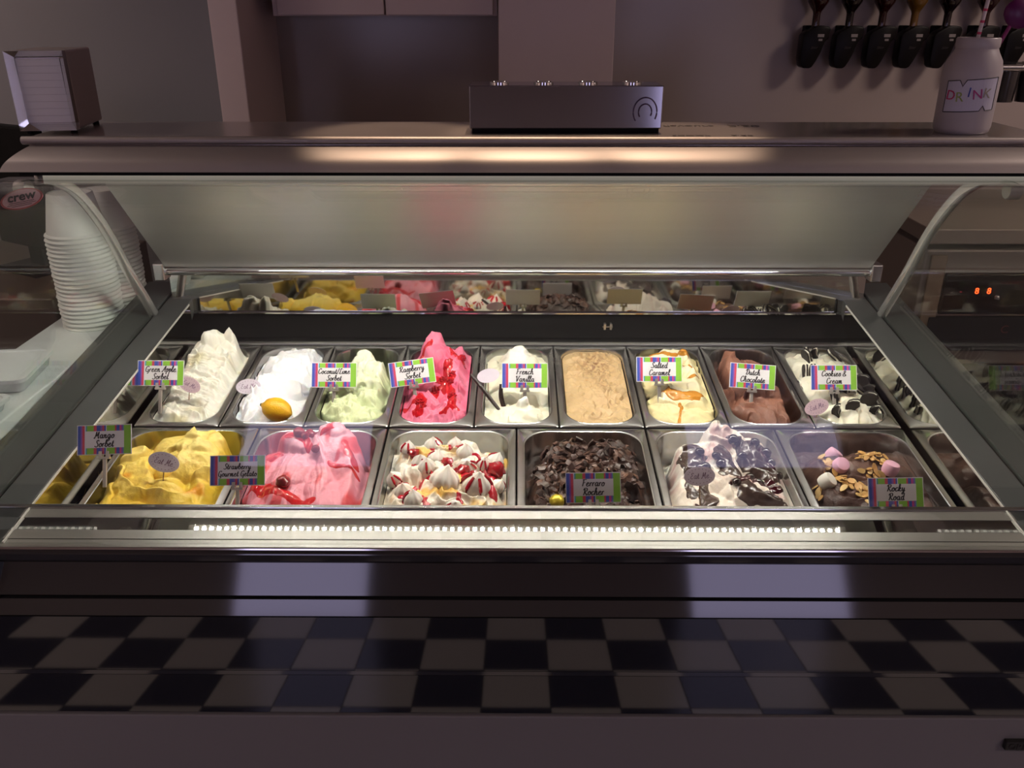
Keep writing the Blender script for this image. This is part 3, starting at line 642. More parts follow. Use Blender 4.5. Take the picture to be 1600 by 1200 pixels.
for pp in ([(.010, [(-.02, -.05), (.0, -.065), (.03, -.06)]), (.0055, [(-.03, -.055), (-.01, -.075), (.03, -.075), (.055, -.05)])], [(.0035, [(-.005, -.09), (-.01, -.14)])], [(.010, [(-.04, .11), (.0, .095), (.04, .11)])], [(.0035, [(-.05, .07), (.02, .075), (.05, .03)])], [(.003, [(-.055, .04), (-.045, .1)])], [(.004, [(.03, .0), (.055, .02)])]):
    h.sauce('caramel', strokes(pp, 9, .01, 30), caram, .0022)
# 8 dutch chocolate
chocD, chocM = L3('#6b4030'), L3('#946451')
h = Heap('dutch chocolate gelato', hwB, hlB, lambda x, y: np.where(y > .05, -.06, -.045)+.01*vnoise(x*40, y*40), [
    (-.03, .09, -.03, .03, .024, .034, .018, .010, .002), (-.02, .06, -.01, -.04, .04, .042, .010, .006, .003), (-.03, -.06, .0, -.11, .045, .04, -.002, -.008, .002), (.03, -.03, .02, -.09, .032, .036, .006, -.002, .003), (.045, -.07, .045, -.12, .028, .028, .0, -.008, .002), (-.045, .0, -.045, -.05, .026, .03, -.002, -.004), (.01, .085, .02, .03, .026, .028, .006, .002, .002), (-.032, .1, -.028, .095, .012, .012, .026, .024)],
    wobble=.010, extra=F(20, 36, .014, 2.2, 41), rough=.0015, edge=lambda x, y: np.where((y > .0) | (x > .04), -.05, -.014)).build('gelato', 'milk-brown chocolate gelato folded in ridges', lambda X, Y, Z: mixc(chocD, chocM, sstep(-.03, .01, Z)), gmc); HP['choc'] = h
# 9 cookies and cream
h = Heap('cookies and cream gelato', hwB, hlB, -.012, [
    (-.03, -.10, .03, -.115, .04, .04, .004, .004), (.045, -.06, .045, -.1, .03, .03, .012, .008), (-.04, .0, -.02, -.05, .044, .04, .008, .008), (.02, .02, .04, -.02, .044, .04, .010, .012), (-.02, .08, .02, .09, .05, .045, .010, .006), (.0, -.06, .02, -.075, .03, .03, .014, .014), (.0, -.095, .01, -.1, .016, .014, .022, .022)],
    en=.002, ew=.014, wobble=.012, edge=-.002, k=.008, rough=.003, rsc=45, extra=F(40, 30, .011, 2.4, 51)).build('gelato', 'creamy white gelato studded with broken black cookies', L3('#f2edd8'), gmw); HP['cook'] = h
# 10 mango
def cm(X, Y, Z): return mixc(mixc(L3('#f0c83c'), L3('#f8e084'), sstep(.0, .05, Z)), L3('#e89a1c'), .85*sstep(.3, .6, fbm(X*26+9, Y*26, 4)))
h = Heap('mango sorbet', hwF, hlF, lambda x, y: -.045+.02*vnoise(x*20, y*20)-.03*sstep(.10, .15, y), [
    (-.07, -.06, .0, -.075, .05, .05, .008, .004), (-.06, -.01, -.03, -.02, .05, .045, .016, .016), (-.06, .055, -.05, .02, .03, .05, .026, .022), (.0, .075, .045, .08, .05, .045, .032, .038), (.02, .04, .06, .03, .06, .05, .030, .030), (.03, .09, .042, .088, .016, .014, .046, .046), (.07, -.02, .08, -.08, .04, .04, .010, .0), (.02, -.03, .04, -.05, .05, .05, .018, .010), (.07, .06, .085, .02, .03, .03, .026, .016)],
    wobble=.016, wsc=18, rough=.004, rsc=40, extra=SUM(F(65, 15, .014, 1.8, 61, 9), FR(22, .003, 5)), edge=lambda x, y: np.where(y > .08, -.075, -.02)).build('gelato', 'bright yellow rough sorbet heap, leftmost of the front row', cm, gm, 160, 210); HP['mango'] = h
# 11 strawberry
def cs(X, Y, Z): return mixc(mixc(L3('#e793a4'), L3('#f0b0bc'), sstep(0, .05, Z)), L3('#d9434a'), .9*sstep(.1, .3, fbm(X*34+5, Y*12-X*14, 3)))
h = Heap('strawberry gelato', hwF, hlF, -.055, [
    (-.06, .055, -.075, .0, .04, .045, .018, .006, .002), (-.02, .045, -.03, -.03, .05, .05, .026, .014, .002), (-.04, .09, -.02, .08, .022, .02, .042, .044), (.03, .09, .065, .04, .048, .05, .042, .024), (.03, .105, .036, .10, .022, .018, .054, .050), (.03, .02, .045, -.05, .05, .05, .020, .010, .002), (.082, .02, .085, -.04, .03, .03, .014, .006), (-.06, -.05, .02, -.085, .04, .04, .0, .0), (.07, -.06, .05, -.1, .04, .04, .0, .0)],
    wobble=.014, wsc=18, extra=SUM(F(20, 15, .012, 1.5, 71, 9), FR(34, .001, 8)), rough=.0015, edge=lambda x, y: np.where(y > .06, -.07, -.02)).build('gelato', 'pink gelato in broad spatula folds with red strawberry ripple', cs, gm, 160, 210); HP['straw'] = h
rip = mat('strawberry_ripple', '#d4282e', .15, coat=.4, bump=.3, bscale=90)
for pp in ([(.012, [(-.085, -.01), (-.055, -.03), (-.01, -.05), (.02, -.06)])], [(.010, [(-.04, .09), (-.02, .085), (.0, .065)])], [(.008, [(.06, .075), (.085, .03)])], [(.006, [(.04, .03), (.09, .015)])], [(.007, [(-.065, .05), (-.05, .065)])], [(.006, [(-.08, .02), (-.075, .035)])], [(.005, [(.02, .1), (.034, .108)])]):
    h.sauce('ripple', strokes(pp, 3, .008, 30), rip, .0025)
# 12 meringue
def cmm(X, Y, Z): return mixc(L3('#f3ead8'), L3('#eebb3a'), .85*sstep(.12, .45, fbm(X*26+70, Y*26+3, 3)))
h = Heap('meringue gelato', hwF, hlF, lambda x, y: -.018+.012*fbm(x*24, y*24, 3)-.03*sstep(.11, .15, y)-.02*sstep(.08, .1, x), [
    (-.08, -.03, -.03, -.06, .036, .036, .006, .008), (-.07, .03, -.02, .03, .04, .04, .010, .012), (-.06, .08, .02, .09, .04, .04, .012, .014), (.04, .06, .08, .04, .04, .036, .012, .008), (.03, .0, .08, -.02, .04, .04, .012, .008), (.06, -.05, .085, -.06, .036, .03, .006, .002), (-.01, -.03, .02, -.05, .04, .036, .016, .012)],
    wobble=.016, extra=SUM(F(55, 30, .012, 2.6, 81), FR(30, .004, 5)), edge=-.02).build('gelato', 'white and yellow gelato heap under meringue kisses and red coulis', cmm, gm, 160, 210); HP['mer'] = h
coulis = mat('red_coulis', '#b81a2c', .1, coat=.5, bump=.4, bscale=120)
for pp in ([(.007, [(-.07, .075), (-.045, .055), (-.06, .04)])], [(.006, [(-.04, .1), (-.03, .085)])], [(.007, [(.0, .045), (.005, .0)])], [(.006, [(-.03, .01), (-.07, -.05)])], [(.009, [(.02, .03), (.04, .005)])], [(.008, [(.07, .045), (.085, .0)])], [(.006, [(.03, .07), (.06, .06)])], [(.007, [(-.05, -.045), (-.02, -.07)])], [(.006, [(.06, .0), (.085, -.04)])], [(.006, [(.0, .09), (.02, .1)])], [(.006, [(-.085, .0), (-.08, -.02)])], [(.006, [(-.02, .02), (-.045, .03)])], [(.005, [(.03, -.05), (.02, -.08)])]):
    h.sauce('coulis', strokes(pp, 12, .009, 45), coulis, .004)
# 13 chocolate shavings
h = Heap('chocolate shavings gelato', hwF, hlF, -.06, [
    (-.07, .0, .0, .02, .055, .065, .014, .028), (.0, .02, .06, .0, .065, .06, .030, .018), (-.03, .06, .04, .055, .055, .055, .028, .028), (-.07, -.05, .07, -.06, .05, .05, .002, .0), (.07, .05, .08, .0, .04, .04, .014, .010)],
    wobble=.014, rough=.010, rsc=38, extra=FR(40, .008, 6), edge=lambda x, y: np.where(y > .05, -.06, -.03)).build('gelato', 'dark brown gelato heap covered in chocolate shavings', lambda X, Y, Z: mixc(L3('#3a2820'), L3('#6a4a3a'), sstep(-.1, .5, fbm(X*60, Y*60, 3))), gmc, 160, 210); HP['fer'] = h
# 14 cherry and chocolate sauce
h = Heap('cherry and chocolate gelato', hwF, hlF, -.055, [
    (-.075, .0, -.08, -.06, .034, .036, .006, .0), (-.055, .07, -.06, .0, .036, .04, .028, .012), (-.015, .08, -.01, .02, .036, .05, .030, .018), (-.002, .105, .02, .095, .024, .022, .046, .04), (.045, .08, .08, .02, .04, .036, .030, .012), (.02, -.02, .06, -.05, .05, .045, .018, .006), (-.03, -.05, .0, -.08, .045, .045, .002, .0), (.088, -.01, .088, -.06, .026, .026, .004, .0), (-.002, .11, .004, .108, .014, .012, .054, .052)],
    wobble=.014, wsc=20, extra=SUM(F(30, 24, .010, 2.3, 91), FR(30, .003, 4)), edge=lambda x, y: np.where(y > .06, -.07, -.02)).build('gelato', 'white gelato heap under dark chocolate sauce and black cherries', lambda X, Y, Z: mixc(L3('#ece2d6'), L3('#b87a78'), .6*sstep(.15, .5, fbm(X*30+3, Y*30, 3))), gm, 160, 210); HP['cher'] = h
dcs = mat('dark_chocolate_sauce', '#43342f', .2, coat=.35, var=.1); chs = mat('cherry_syrup', '#3a0a14', .06, coat=.8, bump=.5, bscale=100)
for pp in ([(.022, [(-.055, .065), (-.06, .03)])], [(.010, [(-.066, .02), (-.075, -.01), (-.08, -.04)])], [(.022, [(-.008, .06), (.0, .02)])], [(.022, [(.045, .075), (.075, .04)]), (.018, [(.04, .05), (.075, .02)])], [(.018, [(-.045, -.02), (-.05, -.07)])], [(.008, [(.012, .09), (.03, .085)])], [(.024, [(.02, -.03), (.06, -.06)])]):
    h.sauce('chocolate_sauce', strokes(pp, 21, .012, 26), dcs, .0035)
for pp in ([(.007, [(.0, -.015), (.03, .0), (.06, -.005), (.085, -.02)])], [(.007, [(.07, .065), (.088, .03)])], [(.006, [(-.04, .05), (-.035, .0)])], [(.006, [(-.07, -.06), (-.055, -.075)])]):
    h.sauce('cherry_syrup', strokes(pp, 31, .01, 40), chs, .006)
# 15 rocky road
h = Heap('rocky road gelato', hwF, hlF, lambda x, y: -.022+.006*fbm(x*20, y*20, 3)-.03*sstep(.13, .155, y), [
    (-.07, -.01, -.03, -.03, .045, .05, .010, .008), (-.05, .06, .0, .06, .05, .05, .006, .004), (.03, .07, .07, .05, .045, .04, .008, .0), (.0, .0, .0, -.03, .018, .02, .010, .012), (.03, -.02, .035, -.05, .016, .018, .012, .012), (-.01, -.07, .05, -.08, .05, .05, .006, .002), (.085, -.02, .09, -.08, .03, .03, .004, .0), (-.088, .05, -.085, .04, .014, .012, .018, .016)],
    wobble=.012, rough=.002, rsc=40, extra=F(60, 18, .007, 2.2, 95), edge=-.024, k=.006).build('gelato', 'smooth brown gelato topped with marshmallows and toasted almonds, rightmost of the front row', lambda X, Y, Z: mixc(L3('#422a22'), L3('#634438'), sstep(-.1, .5, fbm(X*18, Y*18, 3))), gmc, 160, 210); HP['rock'] = h

# ================================================================== TOPPINGS
def blob(name, r, m, sub=3, sx=1, sy=1, sz=1, nz=.1, nsc=3, seed=0, fn=None):
    bm = bmesh.new(); bmesh.ops.create_icosphere(bm, subdivisions=sub, radius=1)
    for v in bm.verts:
        c = v.co.copy(); n = 1 + nz*float(fbm(np.array([c.x*nsc+seed]), np.array([c.y*nsc+c.z*nsc*1.7+seed]), 3)[0])
        if fn: n *= fn(c)
        v.co = Vector((c.x*sx, c.y*sy, c.z*sz))*r*n
    me = bpy.data.meshes.new(name); bm.to_mesh(me); bm.free(); me.shade_smooth()
    return link(name, me, m)
def poslab(prefix, pts, hx, y0, y1):
    out = []; seen = {}
    for x, y in pts:
        c = 'left' if x < -hx*.33 else 'right' if x > hx*.33 else 'centre'; t = (y-y0)/(y1-y0)
        r = ('front edge', 'front', 'middle', 'back', 'back edge')[min(4, max(0, int(t*5)))]
        k = '%s at the %s %s of the pan' % (prefix, r, c); seen.setdefault(k, []).append((y, x)); out.append(k)
    res = []
    for (x, y), k in zip(pts, out):
        g = sorted(seen[k])
        res.append(k if len(g) == 1 else k + ', ' + (('nearer one', 'farther one') if len(g) == 2 else ('nearest of three', 'between two others', 'farthest of three', 'last of four'))[g.index((y, x))])
    return res
# lemon
lem = MB().lathe([(.001, -.034), (.006, -.031), (.016, -.023), (.0225, -.010), (.024, .0), (.0225, .010), (.016, .023), (.007, .030), (.004, .034), (.001, .0355)], 28).build('lemon', mat('lemon_peel', '#f0b81e', .38, bump=.35, bscale=420, sss=.15), None, True)
MB().lathe([(.0035, .0345), (.003, .037), (.0012, .0375)], 10).build('stem_end', mat('lemon_stem', '#5a4a20', .7), lem, True)
HP['lemon'].put(tag(lem, 'yellow lemon lying at the front of the bright white sorbet', 'lemon'), .022, -.122, -.010, (R(90), 0, R(-110)), .2)
# raspberries
rb = mat('raspberry_flesh', '#b0101e', .12, coat=.5, sss=.1)
def berry(seed):
    rs = random.Random(seed); mb = MB()
    for k in range(22):
        ph = math.acos(1-2*(k+.5)/22); th = k*2.399963
        c = Vector((math.sin(ph)*math.cos(th), math.sin(ph)*math.sin(th), math.cos(ph)*1.1))*.0078
        bm = bmesh.new(); bmesh.ops.create_icosphere(bm, subdivisions=1, radius=.0034)
        mb.add([v.co+c for v in bm.verts], [[v.index for v in f.verts] for f in bm.faces]); bm.free()
    return mb.data('raspberry', True)
bme = berry(1); bme.materials.append(rb)
RP = [(.018, .02), (.032, .0), (.012, -.015), (.028, -.022), (-.03, -.09), (-.022, -.105), (.048, .06), (.035, -.075), (.0, -.045)]
RL = poslab('small red raspberry in pink sorbet', RP, .065, -.13, .13)
for k, (x, y) in enumerate(RP):
    o = bpy.data.objects.new('raspberry', bme); COL.objects.link(o)
    HP['rasp'].put(tag(o, RL[k], 'raspberry', 'raspberries on the pink sorbet'), x, y, .001, (k, k*2, k*1.3), .5, .8+.1*(k % 3))
# vanilla pods
vm = mat('vanilla_pod', '#241812', .35, var=.3, vscale=60)
def pod(name, pts, r, label):
    P = spline(pts, 6); n = len(P); o = MB().tube(P, [r*(.55+.6*math.sin(math.pi*(.12+.85*i/n))) for i in range(n)], 8).build(name, vm, None, True)
    return tag(o, label, 'vanilla pod', 'pods in the vanilla gelato')
def pt(u, v, y): return at(u, v, (PM['french vanilla gelato'] @ Vector((0, y, 0))).y)
pod('vanilla_pod', [pt(735, 585, -.055), pt(752, 605, -.07), pt(770, 628, -.085), pt(788, 650, -.105)], .0036, 'longest dark vanilla pod leaning left over the pan rim')
pod('vanilla_pod', [pt(783, 600, -.06), pt(783, 620, -.07), pt(788, 638, -.085), pt(794, 650, -.1)], .0044, 'dark curved vanilla pod standing under the vanilla card')
pod('vanilla_pod', [pt(816, 626, -.09), pt(811, 636, -.095), pt(806, 648, -.1)], .004, 'short stub of vanilla pod, smallest of the three')
# cookies
ck = mat('cookie_black', '#1c1613', .6, bump=.6, bscale=160, var=.2, vscale=60); cf = mat('cookie_filling', '#e8e2d0', .6)
def cookie(seed, frac):
    rs = random.Random(seed); a0, a1 = -math.pi*frac, math.pi*frac; n = 14
    def disc(r, z0, z1, jag):
        arc = [(r*math.cos(a0+(a1-a0)*k/n)*(1+.03*(k % 2)), r*math.sin(a0+(a1-a0)*k/n)*(1+.03*(k % 2))) for k in range(n+1)]
        m_ = len(arc); chord = [(arc[0][0]*(1-t)*1+arc[-1][0]*t+jag*rs.uniform(-1, 1), arc[-1][1]*(1-t)+arc[0][1]*t) for t in (.25, .5, .75)]
        ol = arc + [(c[0]-jag*.5, c[1]) for c in chord]
        mb = MB(); mb.add([(x, y, z0) for x, y in ol] + [(x, y, z1) for x, y in ol], [tuple(range(len(ol)-1, -1, -1)), tuple(range(len(ol), 2*len(ol)))] + [(i, (i+1) % len(ol), (i+1) % len(ol)+len(ol), i+len(ol)) for i in range(len(ol))])
        return mb
    e = bpy.data.objects.new('cookie', None); COL.objects.link(e)
    disc(.019, -.0048, -.0016, .003).build('wafer', ck, e, bevel=.0006, seg=1); disc(.0175, -.0016, .0014, .001).build('filling', cf, e); disc(.019, .0014, .0046, .003).build('wafer', ck, e, bevel=.0006, seg=1)
    return e
protos = [cookie(1, .5), cookie(2, .38), cookie(3, .62)]
spots = [(-.022, .105, 0, 1.2, .3), (-.028, .085, 2, 1.3, .8), (.005, .105, 1, 1.0, 1.4), (.036, .105, 2, .8, .5), (-.045, .035, 0, 1.5, .4), (-.034, .02, 1, 1.5, .5), (-.015, -.03, 1, 1.5, .9), (-.02, -.075, 2, 1.2, .2), (.012, -.055, 0, 1.5, 1.2), (.05, -.03, 2, 1.5, 1.5), (.055, -.065, 0, 1.5, 1.4), (.026, -.07, 1, .6, .2), (.045, -.095, 2, 1.5, 1.5), (.01, -.115, 0, 1.5, 1.6), (-.02, -.125, 1, 1.5, 1.4), (.056, -.12, 1, 1.5, 1.6), (.03, -.01, 1, 1.5, .7)]
CLB = poslab('broken black cookie in white gelato', [q[:2] for q in spots], .065, -.14, .14)
for k, (x, y, p, tx_, rz) in enumerate(spots):
    o = copy_tree(protos[p]); tag(o, CLB[k], 'cookie', 'cookie pieces in the white gelato')
    HP['cook'].put(o, x, y, -.007, (tx_, 0, rz+R(60)), .3, 1.08)
for p in protos:
    for c in list(p.children): bpy.data.objects.remove(c)
    bpy.data.objects.remove(p)
# marshmallows
mp, mw = mat('pink_marshmallow', '#e8b3c8', .65, sss=.2), mat('white_marshmallow', '#ece6da', .65, sss=.2)
def marsh(m):
    o = MB().lathe([(.008, -.0115), (.0125, -.0105), (.0142, -.006), (.0146, 0), (.0142, .006), (.0125, .0105), (.008, .0115)], 20).build('marshmallow', m, None, True); return o
for (x, y, rot, m, lb) in [(-.034, .10, (.3, .4, .2), mp, 'pink marshmallow tipped against the back wall of the brown pan'), (-.042, .045, (.5, 0, .3), mp, 'pink marshmallow at the middle of the brown gelato'), (.046, .04, (-.2, .3, .2), mp, 'pink marshmallow at the right of the brown gelato'), (-.082, -.006, (.5, .9, .3), mw, 'white marshmallow at the left of the brown gelato'), (-.012, -.078, (.2, .2, 0), mw, 'white marshmallow half hidden behind the front ledge')]:
    HP['rock'].put(tag(marsh(m), lb, 'marshmallow', 'marshmallows on the brown gelato'), x, y, -.006, rot, .5)
# almond flakes
al = [mat('toasted_almond', '#c99a56', .5, var=.2, vscale=80), mat('pale_almond', '#dcb878', .5, var=.2, vscale=80)]
ame = []
for q in (0, 1):
    ol = [(.0085*math.cos(a)*(1+.25*math.cos(a)), .0052*math.sin(a)) for a in [2*math.pi*k/10 for k in range(10)]]
    mb = MB().slab(ol, .0012); me = mb.data('almond_flake'); me.materials.append(al[q]); ame.append(me)
rs = random.Random(4); npl = 0
for (cx, cy, sx, sy, n) in [(-.065, .05, .022, .014, 16), (-.062, .0, .03, .016, 26), (.022, .075, .028, .016, 22), (.012, .03, .018, .012, 12), (-.012, -.045, .022, .02, 26), (-.095, -.005, .006, .02, 5), (-.03, -.02, .02, .012, 10)]:
    for k in range(n):
        x = min(.095, max(-.095, cx+rs.gauss(0, sx*.6))); y = cy+rs.gauss(0, sy*.6)
        o = bpy.data.objects.new('almond_flake', ame[rs.random() < .4]); COL.objects.link(o)
        HP['rock'].put(tag(o, 'toasted almond flake scattered on the brown gelato', 'almond flake', 'almond flakes on the brown gelato'), x, y, -.0025-.0015*rs.random(), (rs.uniform(-.5, .5), rs.uniform(-.5, .5), rs.uniform(0, 6.3)), .8, rs.uniform(.75, 1.1))
# strawberries
sm_ = mat('strawberry_flesh', '#8c1620', .12, coat=.6, bump=.3, bscale=200)
for k, (x, y, s_, lb) in enumerate([(-.02, .088, 1.0, 'dark red strawberry piece tucked behind the pink crest'), (-.004, .095, .9, 'red strawberry piece on top beside the pink peak'), (-.03, -.02, 1.15, 'glossy dark strawberry half at the front of the pink gelato'), (.012, .055, .7, 'small strawberry piece in the middle fold of the pink gelato'), (-.01, .08, .7, 'small strawberry piece below the pink crest')]):
    o = blob('strawberry', .012*s_, sm_, 3, 1.1, .9, .85, .15, 2, k, lambda c: 1-.25*max(0, c.x)); tag(o, lb, 'strawberry', 'strawberries on the pink gelato'); HP['straw'].put(o, x, y, -.003, (.2*k, .3, k*1.1), .4)
# meringue kisses
mm_ = mat('meringue', '#f1ebe0', .6, sss=.2)
def kiss(seed):
    rs = random.Random(seed); n = 48; prof = [(.0, -.008), (.019, -.007), (.0215, -.001), (.020, .006), (.0155, .013), (.009, .019), (.004, .023), (.0012, .027)]
    mb = MB(); rr = []
    for j, (r, z) in enumerate(prof):
        tw = z*26; ring = []
        for k in range(n):
            a = 2*math.pi*k/n; rr_ = r*(1+.13*abs(math.cos(a*4+tw))*(1 if j > 0 else 0)-.06); ring.append((rr_*math.cos(a)+.003*z/.027*math.cos(seed), rr_*math.sin(a), z))
        rr.append(ring)
    mb.rings(rr, True); return mb.data('meringue_kiss', True)
dr = mat('coulis_drip', '#b3182a', .1, coat=.5)
kl = [(-.075, .085, 'at the back left corner'), (-.05, .055, 'behind the left coulis streak'), (-.03, .1, 'at the back with twin red streaks'), (.01, .1, 'at the back beside the yellow patch'), (.03, .075, 'right of centre at the back'), (-.02, .06, 'near the middle with a pointed tip'), (.065, .045, 'at the right beside the red jelly'), (-.09, .01, 'at the left wall'), (.0, -.012, 'large, with a star tip at the front middle'), (.055, -.02, 'striped with red drips at the front right'), (.085, .075, 'small, at the back right'), (-.05, -.06, 'at the front left edge'), (.02, -.075, 'at the very front middle'), (-.035, .03, 'small, left of the middle'), (.035, .035, 'small, in front of the right back one'), (.09, -.005, 'small, against the right wall'), (-.07, -.03, 'small, at the front left')]
for k, (x, y, lb) in enumerate(kl):
    me = kiss(k); o = link('meringue_kiss', me, mm_); tag(o, 'white meringue kiss ' + lb, 'meringue', 'meringue kisses on the gelato')
    s_ = (1.2 if k in (8, 9) else .64+.07*(k % 3)); HP['mer'].put(o, x, y, -.001, (.15*math.sin(k), .15*math.cos(k*2), k), .5, s_)
    if k != 8:
        mb = MB()
        for a in ((.2, 1.3, 2.3, 3.6, 4.8, 5.6) if k == 9 else ((3.9, 4.9), (4.4,), (3.6, 4.6, 5.3), (5.0, 4.2))[k % 4]):
            P = []
            for z, r in ((.02, .0085), (.013, .0165), (.006, .0212), (-.001, .0222), (-.006, .021)):
                tw = -a; P.append((r*math.cos(a)*1.02, r*math.sin(a)*1.02, z))
            mb.tube(P, [.0022, .003, .0028, .0024, .0016], 6)
        mb.build('drip', dr, o, True)
jel = mat('red_jelly', '#a81422', .08, coat=.6, bump=.4, bscale=150, sss=.1)
for k, (x, y, s_, lb) in enumerate([(.088, .03, 1.3, 'red jelly cube of berries at the right wall of the meringue pan'), (-.062, .072, .8, 'red berry lump at the left of the meringue pan'), (.03, .02, .9, 'red berry lump in the middle of the meringue pan'), (.0, .045, .8, 'red berry lump behind the star-tipped meringue')]):
    o = blob('berry_piece', .012*s_, jel, 3, 1, 1, .8, .5, 3, k+9); tag(o, lb, 'berry', 'berries in the meringue pan'); HP['mer'].put(o, x, y, -.004, (0, .2, k), .4)
# cherries
chm = mat('black_cherry', '#14060a', .06, coat=.9, var=.2)
CP = [(-.018, .045), (-.012, .03), (.02, .085), (.03, .05), (.06, .085), (.075, .062), (.082, .045), (-.05, .02), (-.04, .025), (.09, .02), (.035, .005), (.05, .0), (.005, -.02), (-.045, .055)]
CL_ = poslab('glossy black cherry on white gelato', CP, .1, -.06, .11)
for k, (x, y) in enumerate(CP):
    o = blob('cherry', .0082+.0012*(k % 3), chm, 2, 1, 1, .9, .12, 2, k); HP['cher'].put(tag(o, CL_[k], 'cherry', 'cherries on the white gelato'), x, y, -.003, (0, 0, k), .4)
# chocolate shavings: curved shards, each a thing
shm = [mat('dark_shaving', '#33221b', .4, bump=.4, bscale=200), mat('milk_shaving', '#5a3d30', .42, bump=.4, bscale=200), mat('brown_shaving', '#46302a', .35, bump=.4, bscale=200)]
sme = []
for q in range(6):
    rs = random.Random(q); rr = []; n = 5
    for i in range(n):
        t = i/(n-1)-.5; wv = .008*(1-.5*abs(t))*rs.uniform(.7, 1.2); zz = .006*(1-4*t*t)*rs.uniform(.6, 1.3); yy = rs.uniform(-.001, .001)
        rr.append([(t*.026, yy-wv, zz-.001), (t*.026, yy+wv, zz+rs.uniform(-.002, .002)), (t*.026, yy+wv, zz+.0022), (t*.026, yy-wv, zz+.0016)])
    mb = MB(); mb.rings(rr, True); mb.add(rr[0], [(3, 2, 1, 0)]); me = mb.data('chocolate_shaving'); me.materials.append(shm[q % 3]); sme.append(me)
rs = random.Random(11)
for k in range(260):
    x = rs.uniform(-.09, .09); y = rs.uniform(-.085, .105)
    if HP['fer'].z(x, y) < -.045: continue
    o = bpy.data.objects.new('chocolate_shaving', sme[k % 6]); COL.objects.link(o)
    HP['fer'].put(tag(o, 'shard of dark chocolate shaving on the brown heap', 'chocolate shaving', 'shavings on the dark brown gelato'), x, y, -.001, (rs.uniform(-.9, .9), rs.uniform(-.9, .9), rs.uniform(0, 6.3)), .8, rs.uniform(.4, .95))
o = blob('sweet', .013, mat('yellow_foil', '#d8c23c', .3, .5), 3, 1, 1, .9, .1, 3, 3); q = at(870, 783, (PM['chocolate shavings gelato'] @ Vector((0, -.06, 0))).y)
o.location = q; tag(o, 'small yellow foil sweet at the front of the dark brown heap', 'sweet')

# ================================================================== CARDS AND TAGS
SEQ = [('blue', 0, .055), ('purple', .055, .085), ('red', .085, .13), ('pale', .13, .15), ('teal', .15, .172), ('green', .172, .30), ('red', .30, .355), ('blue', .355, .43), ('purple', .43, .465), ('red', .465, .50), ('blue', .50, .53), ('pale', .53, .545), ('green', .545, .70), ('red', .70, .73), ('blue', .73, .79), ('pink', .79, .82), ('purple', .82, .855), ('teal', .855, .87), ('green', .87, 1.0)]
smats = list(STRIPE.values()); sk = list(STRIPE)
CW, CH = .092, .0505
cmb = MB(); cmb.box(-CW/2, CW/2, -CH/2, CH/2, -.0012, 0); mats_c = [M['paper']] + smats
for nme, a, b in SEQ:
    cmb.mi = 1+sk.index(nme); x0 = -CW/2+.0012+a*(CW-.0024); x1 = -CW/2+.0012+b*(CW-.0024)
    cmb.add([(x0, -CH/2+.0012, .0002), (x1, -CH/2+.0012, .0002), (x1, CH/2-.0012, .0002), (x0, CH/2-.0012, .0002)], [(0, 1, 2, 3)])
cmb.mi = 0; xa, xb = -CW/2+.15*CW, CW/2-.135*CW
cmb.add([(xa, -CH*.27, .0004), (xb, -CH*.27, .0004), (xb, CH*.29, .0004), (xa, CH*.29, .0004)], [(0, 1, 2, 3)])
cme = cmb.data('card')
for m in mats_c: cme.materials.append(m)
def card(lines, u, v, Y, roll, label, scale=1, stem=.055, lean=R(62), size=None):
    p = at(u, v, Y)
    e = empty('price_card', label=label, cat='sign', group='flavour cards standing in the gelato')
    e.matrix_world = Matrix.Translation(p) @ Euler((lean, 0, 0)).to_matrix().to_4x4() @ Matrix.Rotation(R(roll), 4, 'Z') @ Matrix.Scale(scale, 4)
    link('card', cme, None, e)
    L = max(sum(GL[c][0] for c in s) for s in lines); sz = size or min(.0062, .060/L)
    mb = MB(); script_mesh(mb, lines, sz, z=.0007, lead=2.35, wid=.27)
    link('lettering', mb.data('lettering'), M['ink'], e)
    cl = MB()
    for x in (-.006, .006): cl.box(x-.0028, x+.0028, -CH/2-.006, -CH/2+.006, .0006, .0028).box(x-.0028, x+.0028, -CH/2-.006, -CH/2+.004, -.0045, -.002)
    cl.box(-.010, .010, -CH/2-.0075, -CH/2-.0035, -.0045, .0028)
    cl.build('clip', M['clip'], e, bevel=.0006, seg=1)
    MB().box(-.0035, .0035, -CH/2-stem, -CH/2-.006, -.004, -.0005).build('stem', M['clip'], e, bevel=.001, seg=1)
    return e
def py(p, y): return (PM[p] @ Vector((0, y, 0))).y
gl_ = 'striped card lettered '
card(['Green Apple', 'Sorbet'], 251, 583, py('green apple sorbet', -.09), 0, gl_+'Green Apple Sorbet')
card(['Coconut/Lime', 'Sorbet'], 522, 586, py('green apple sorbet', -.05), 0, gl_+'Coconut/Lime Sorbet')
card(['Raspberry', 'Sorbet'], 644, 582, py('green apple sorbet', -.05), 8, gl_+'Raspberry Sorbet, tilted up to the right')
card(['French', 'Vanilla'], 820, 587, py('green apple sorbet', -.07), 0, gl_+'French Vanilla')
card(['Salted', 'Caramel'], 1030, 577, py('green apple sorbet', -.05), 0, gl_+'Salted Caramel')
card(['Dutch', 'Chocolate'], 1176, 588, py('green apple sorbet', -.05), -4, gl_+'Dutch Chocolate')
card(['Cookies &', 'Cream'], 1303, 590, py('green apple sorbet', -.07), 0, gl_+'Cookies & Cream')
card(['Mango', 'Sorbet'], 163, 687, py('mango sorbet', -.04), 2, gl_+'Mango Sorbet', .98)
card(['Strawberry', 'Gourmet Gelato'], 371, 735, py('mango sorbet', -.075), 1, gl_+'Strawberry Gourmet Gelato', .98, .06)
card(['Ferraro', 'Rocher'], 927, 762, py('mango sorbet', -.085), 1, 'striped card standing in the dark brown shavings gelato', .98, .05)
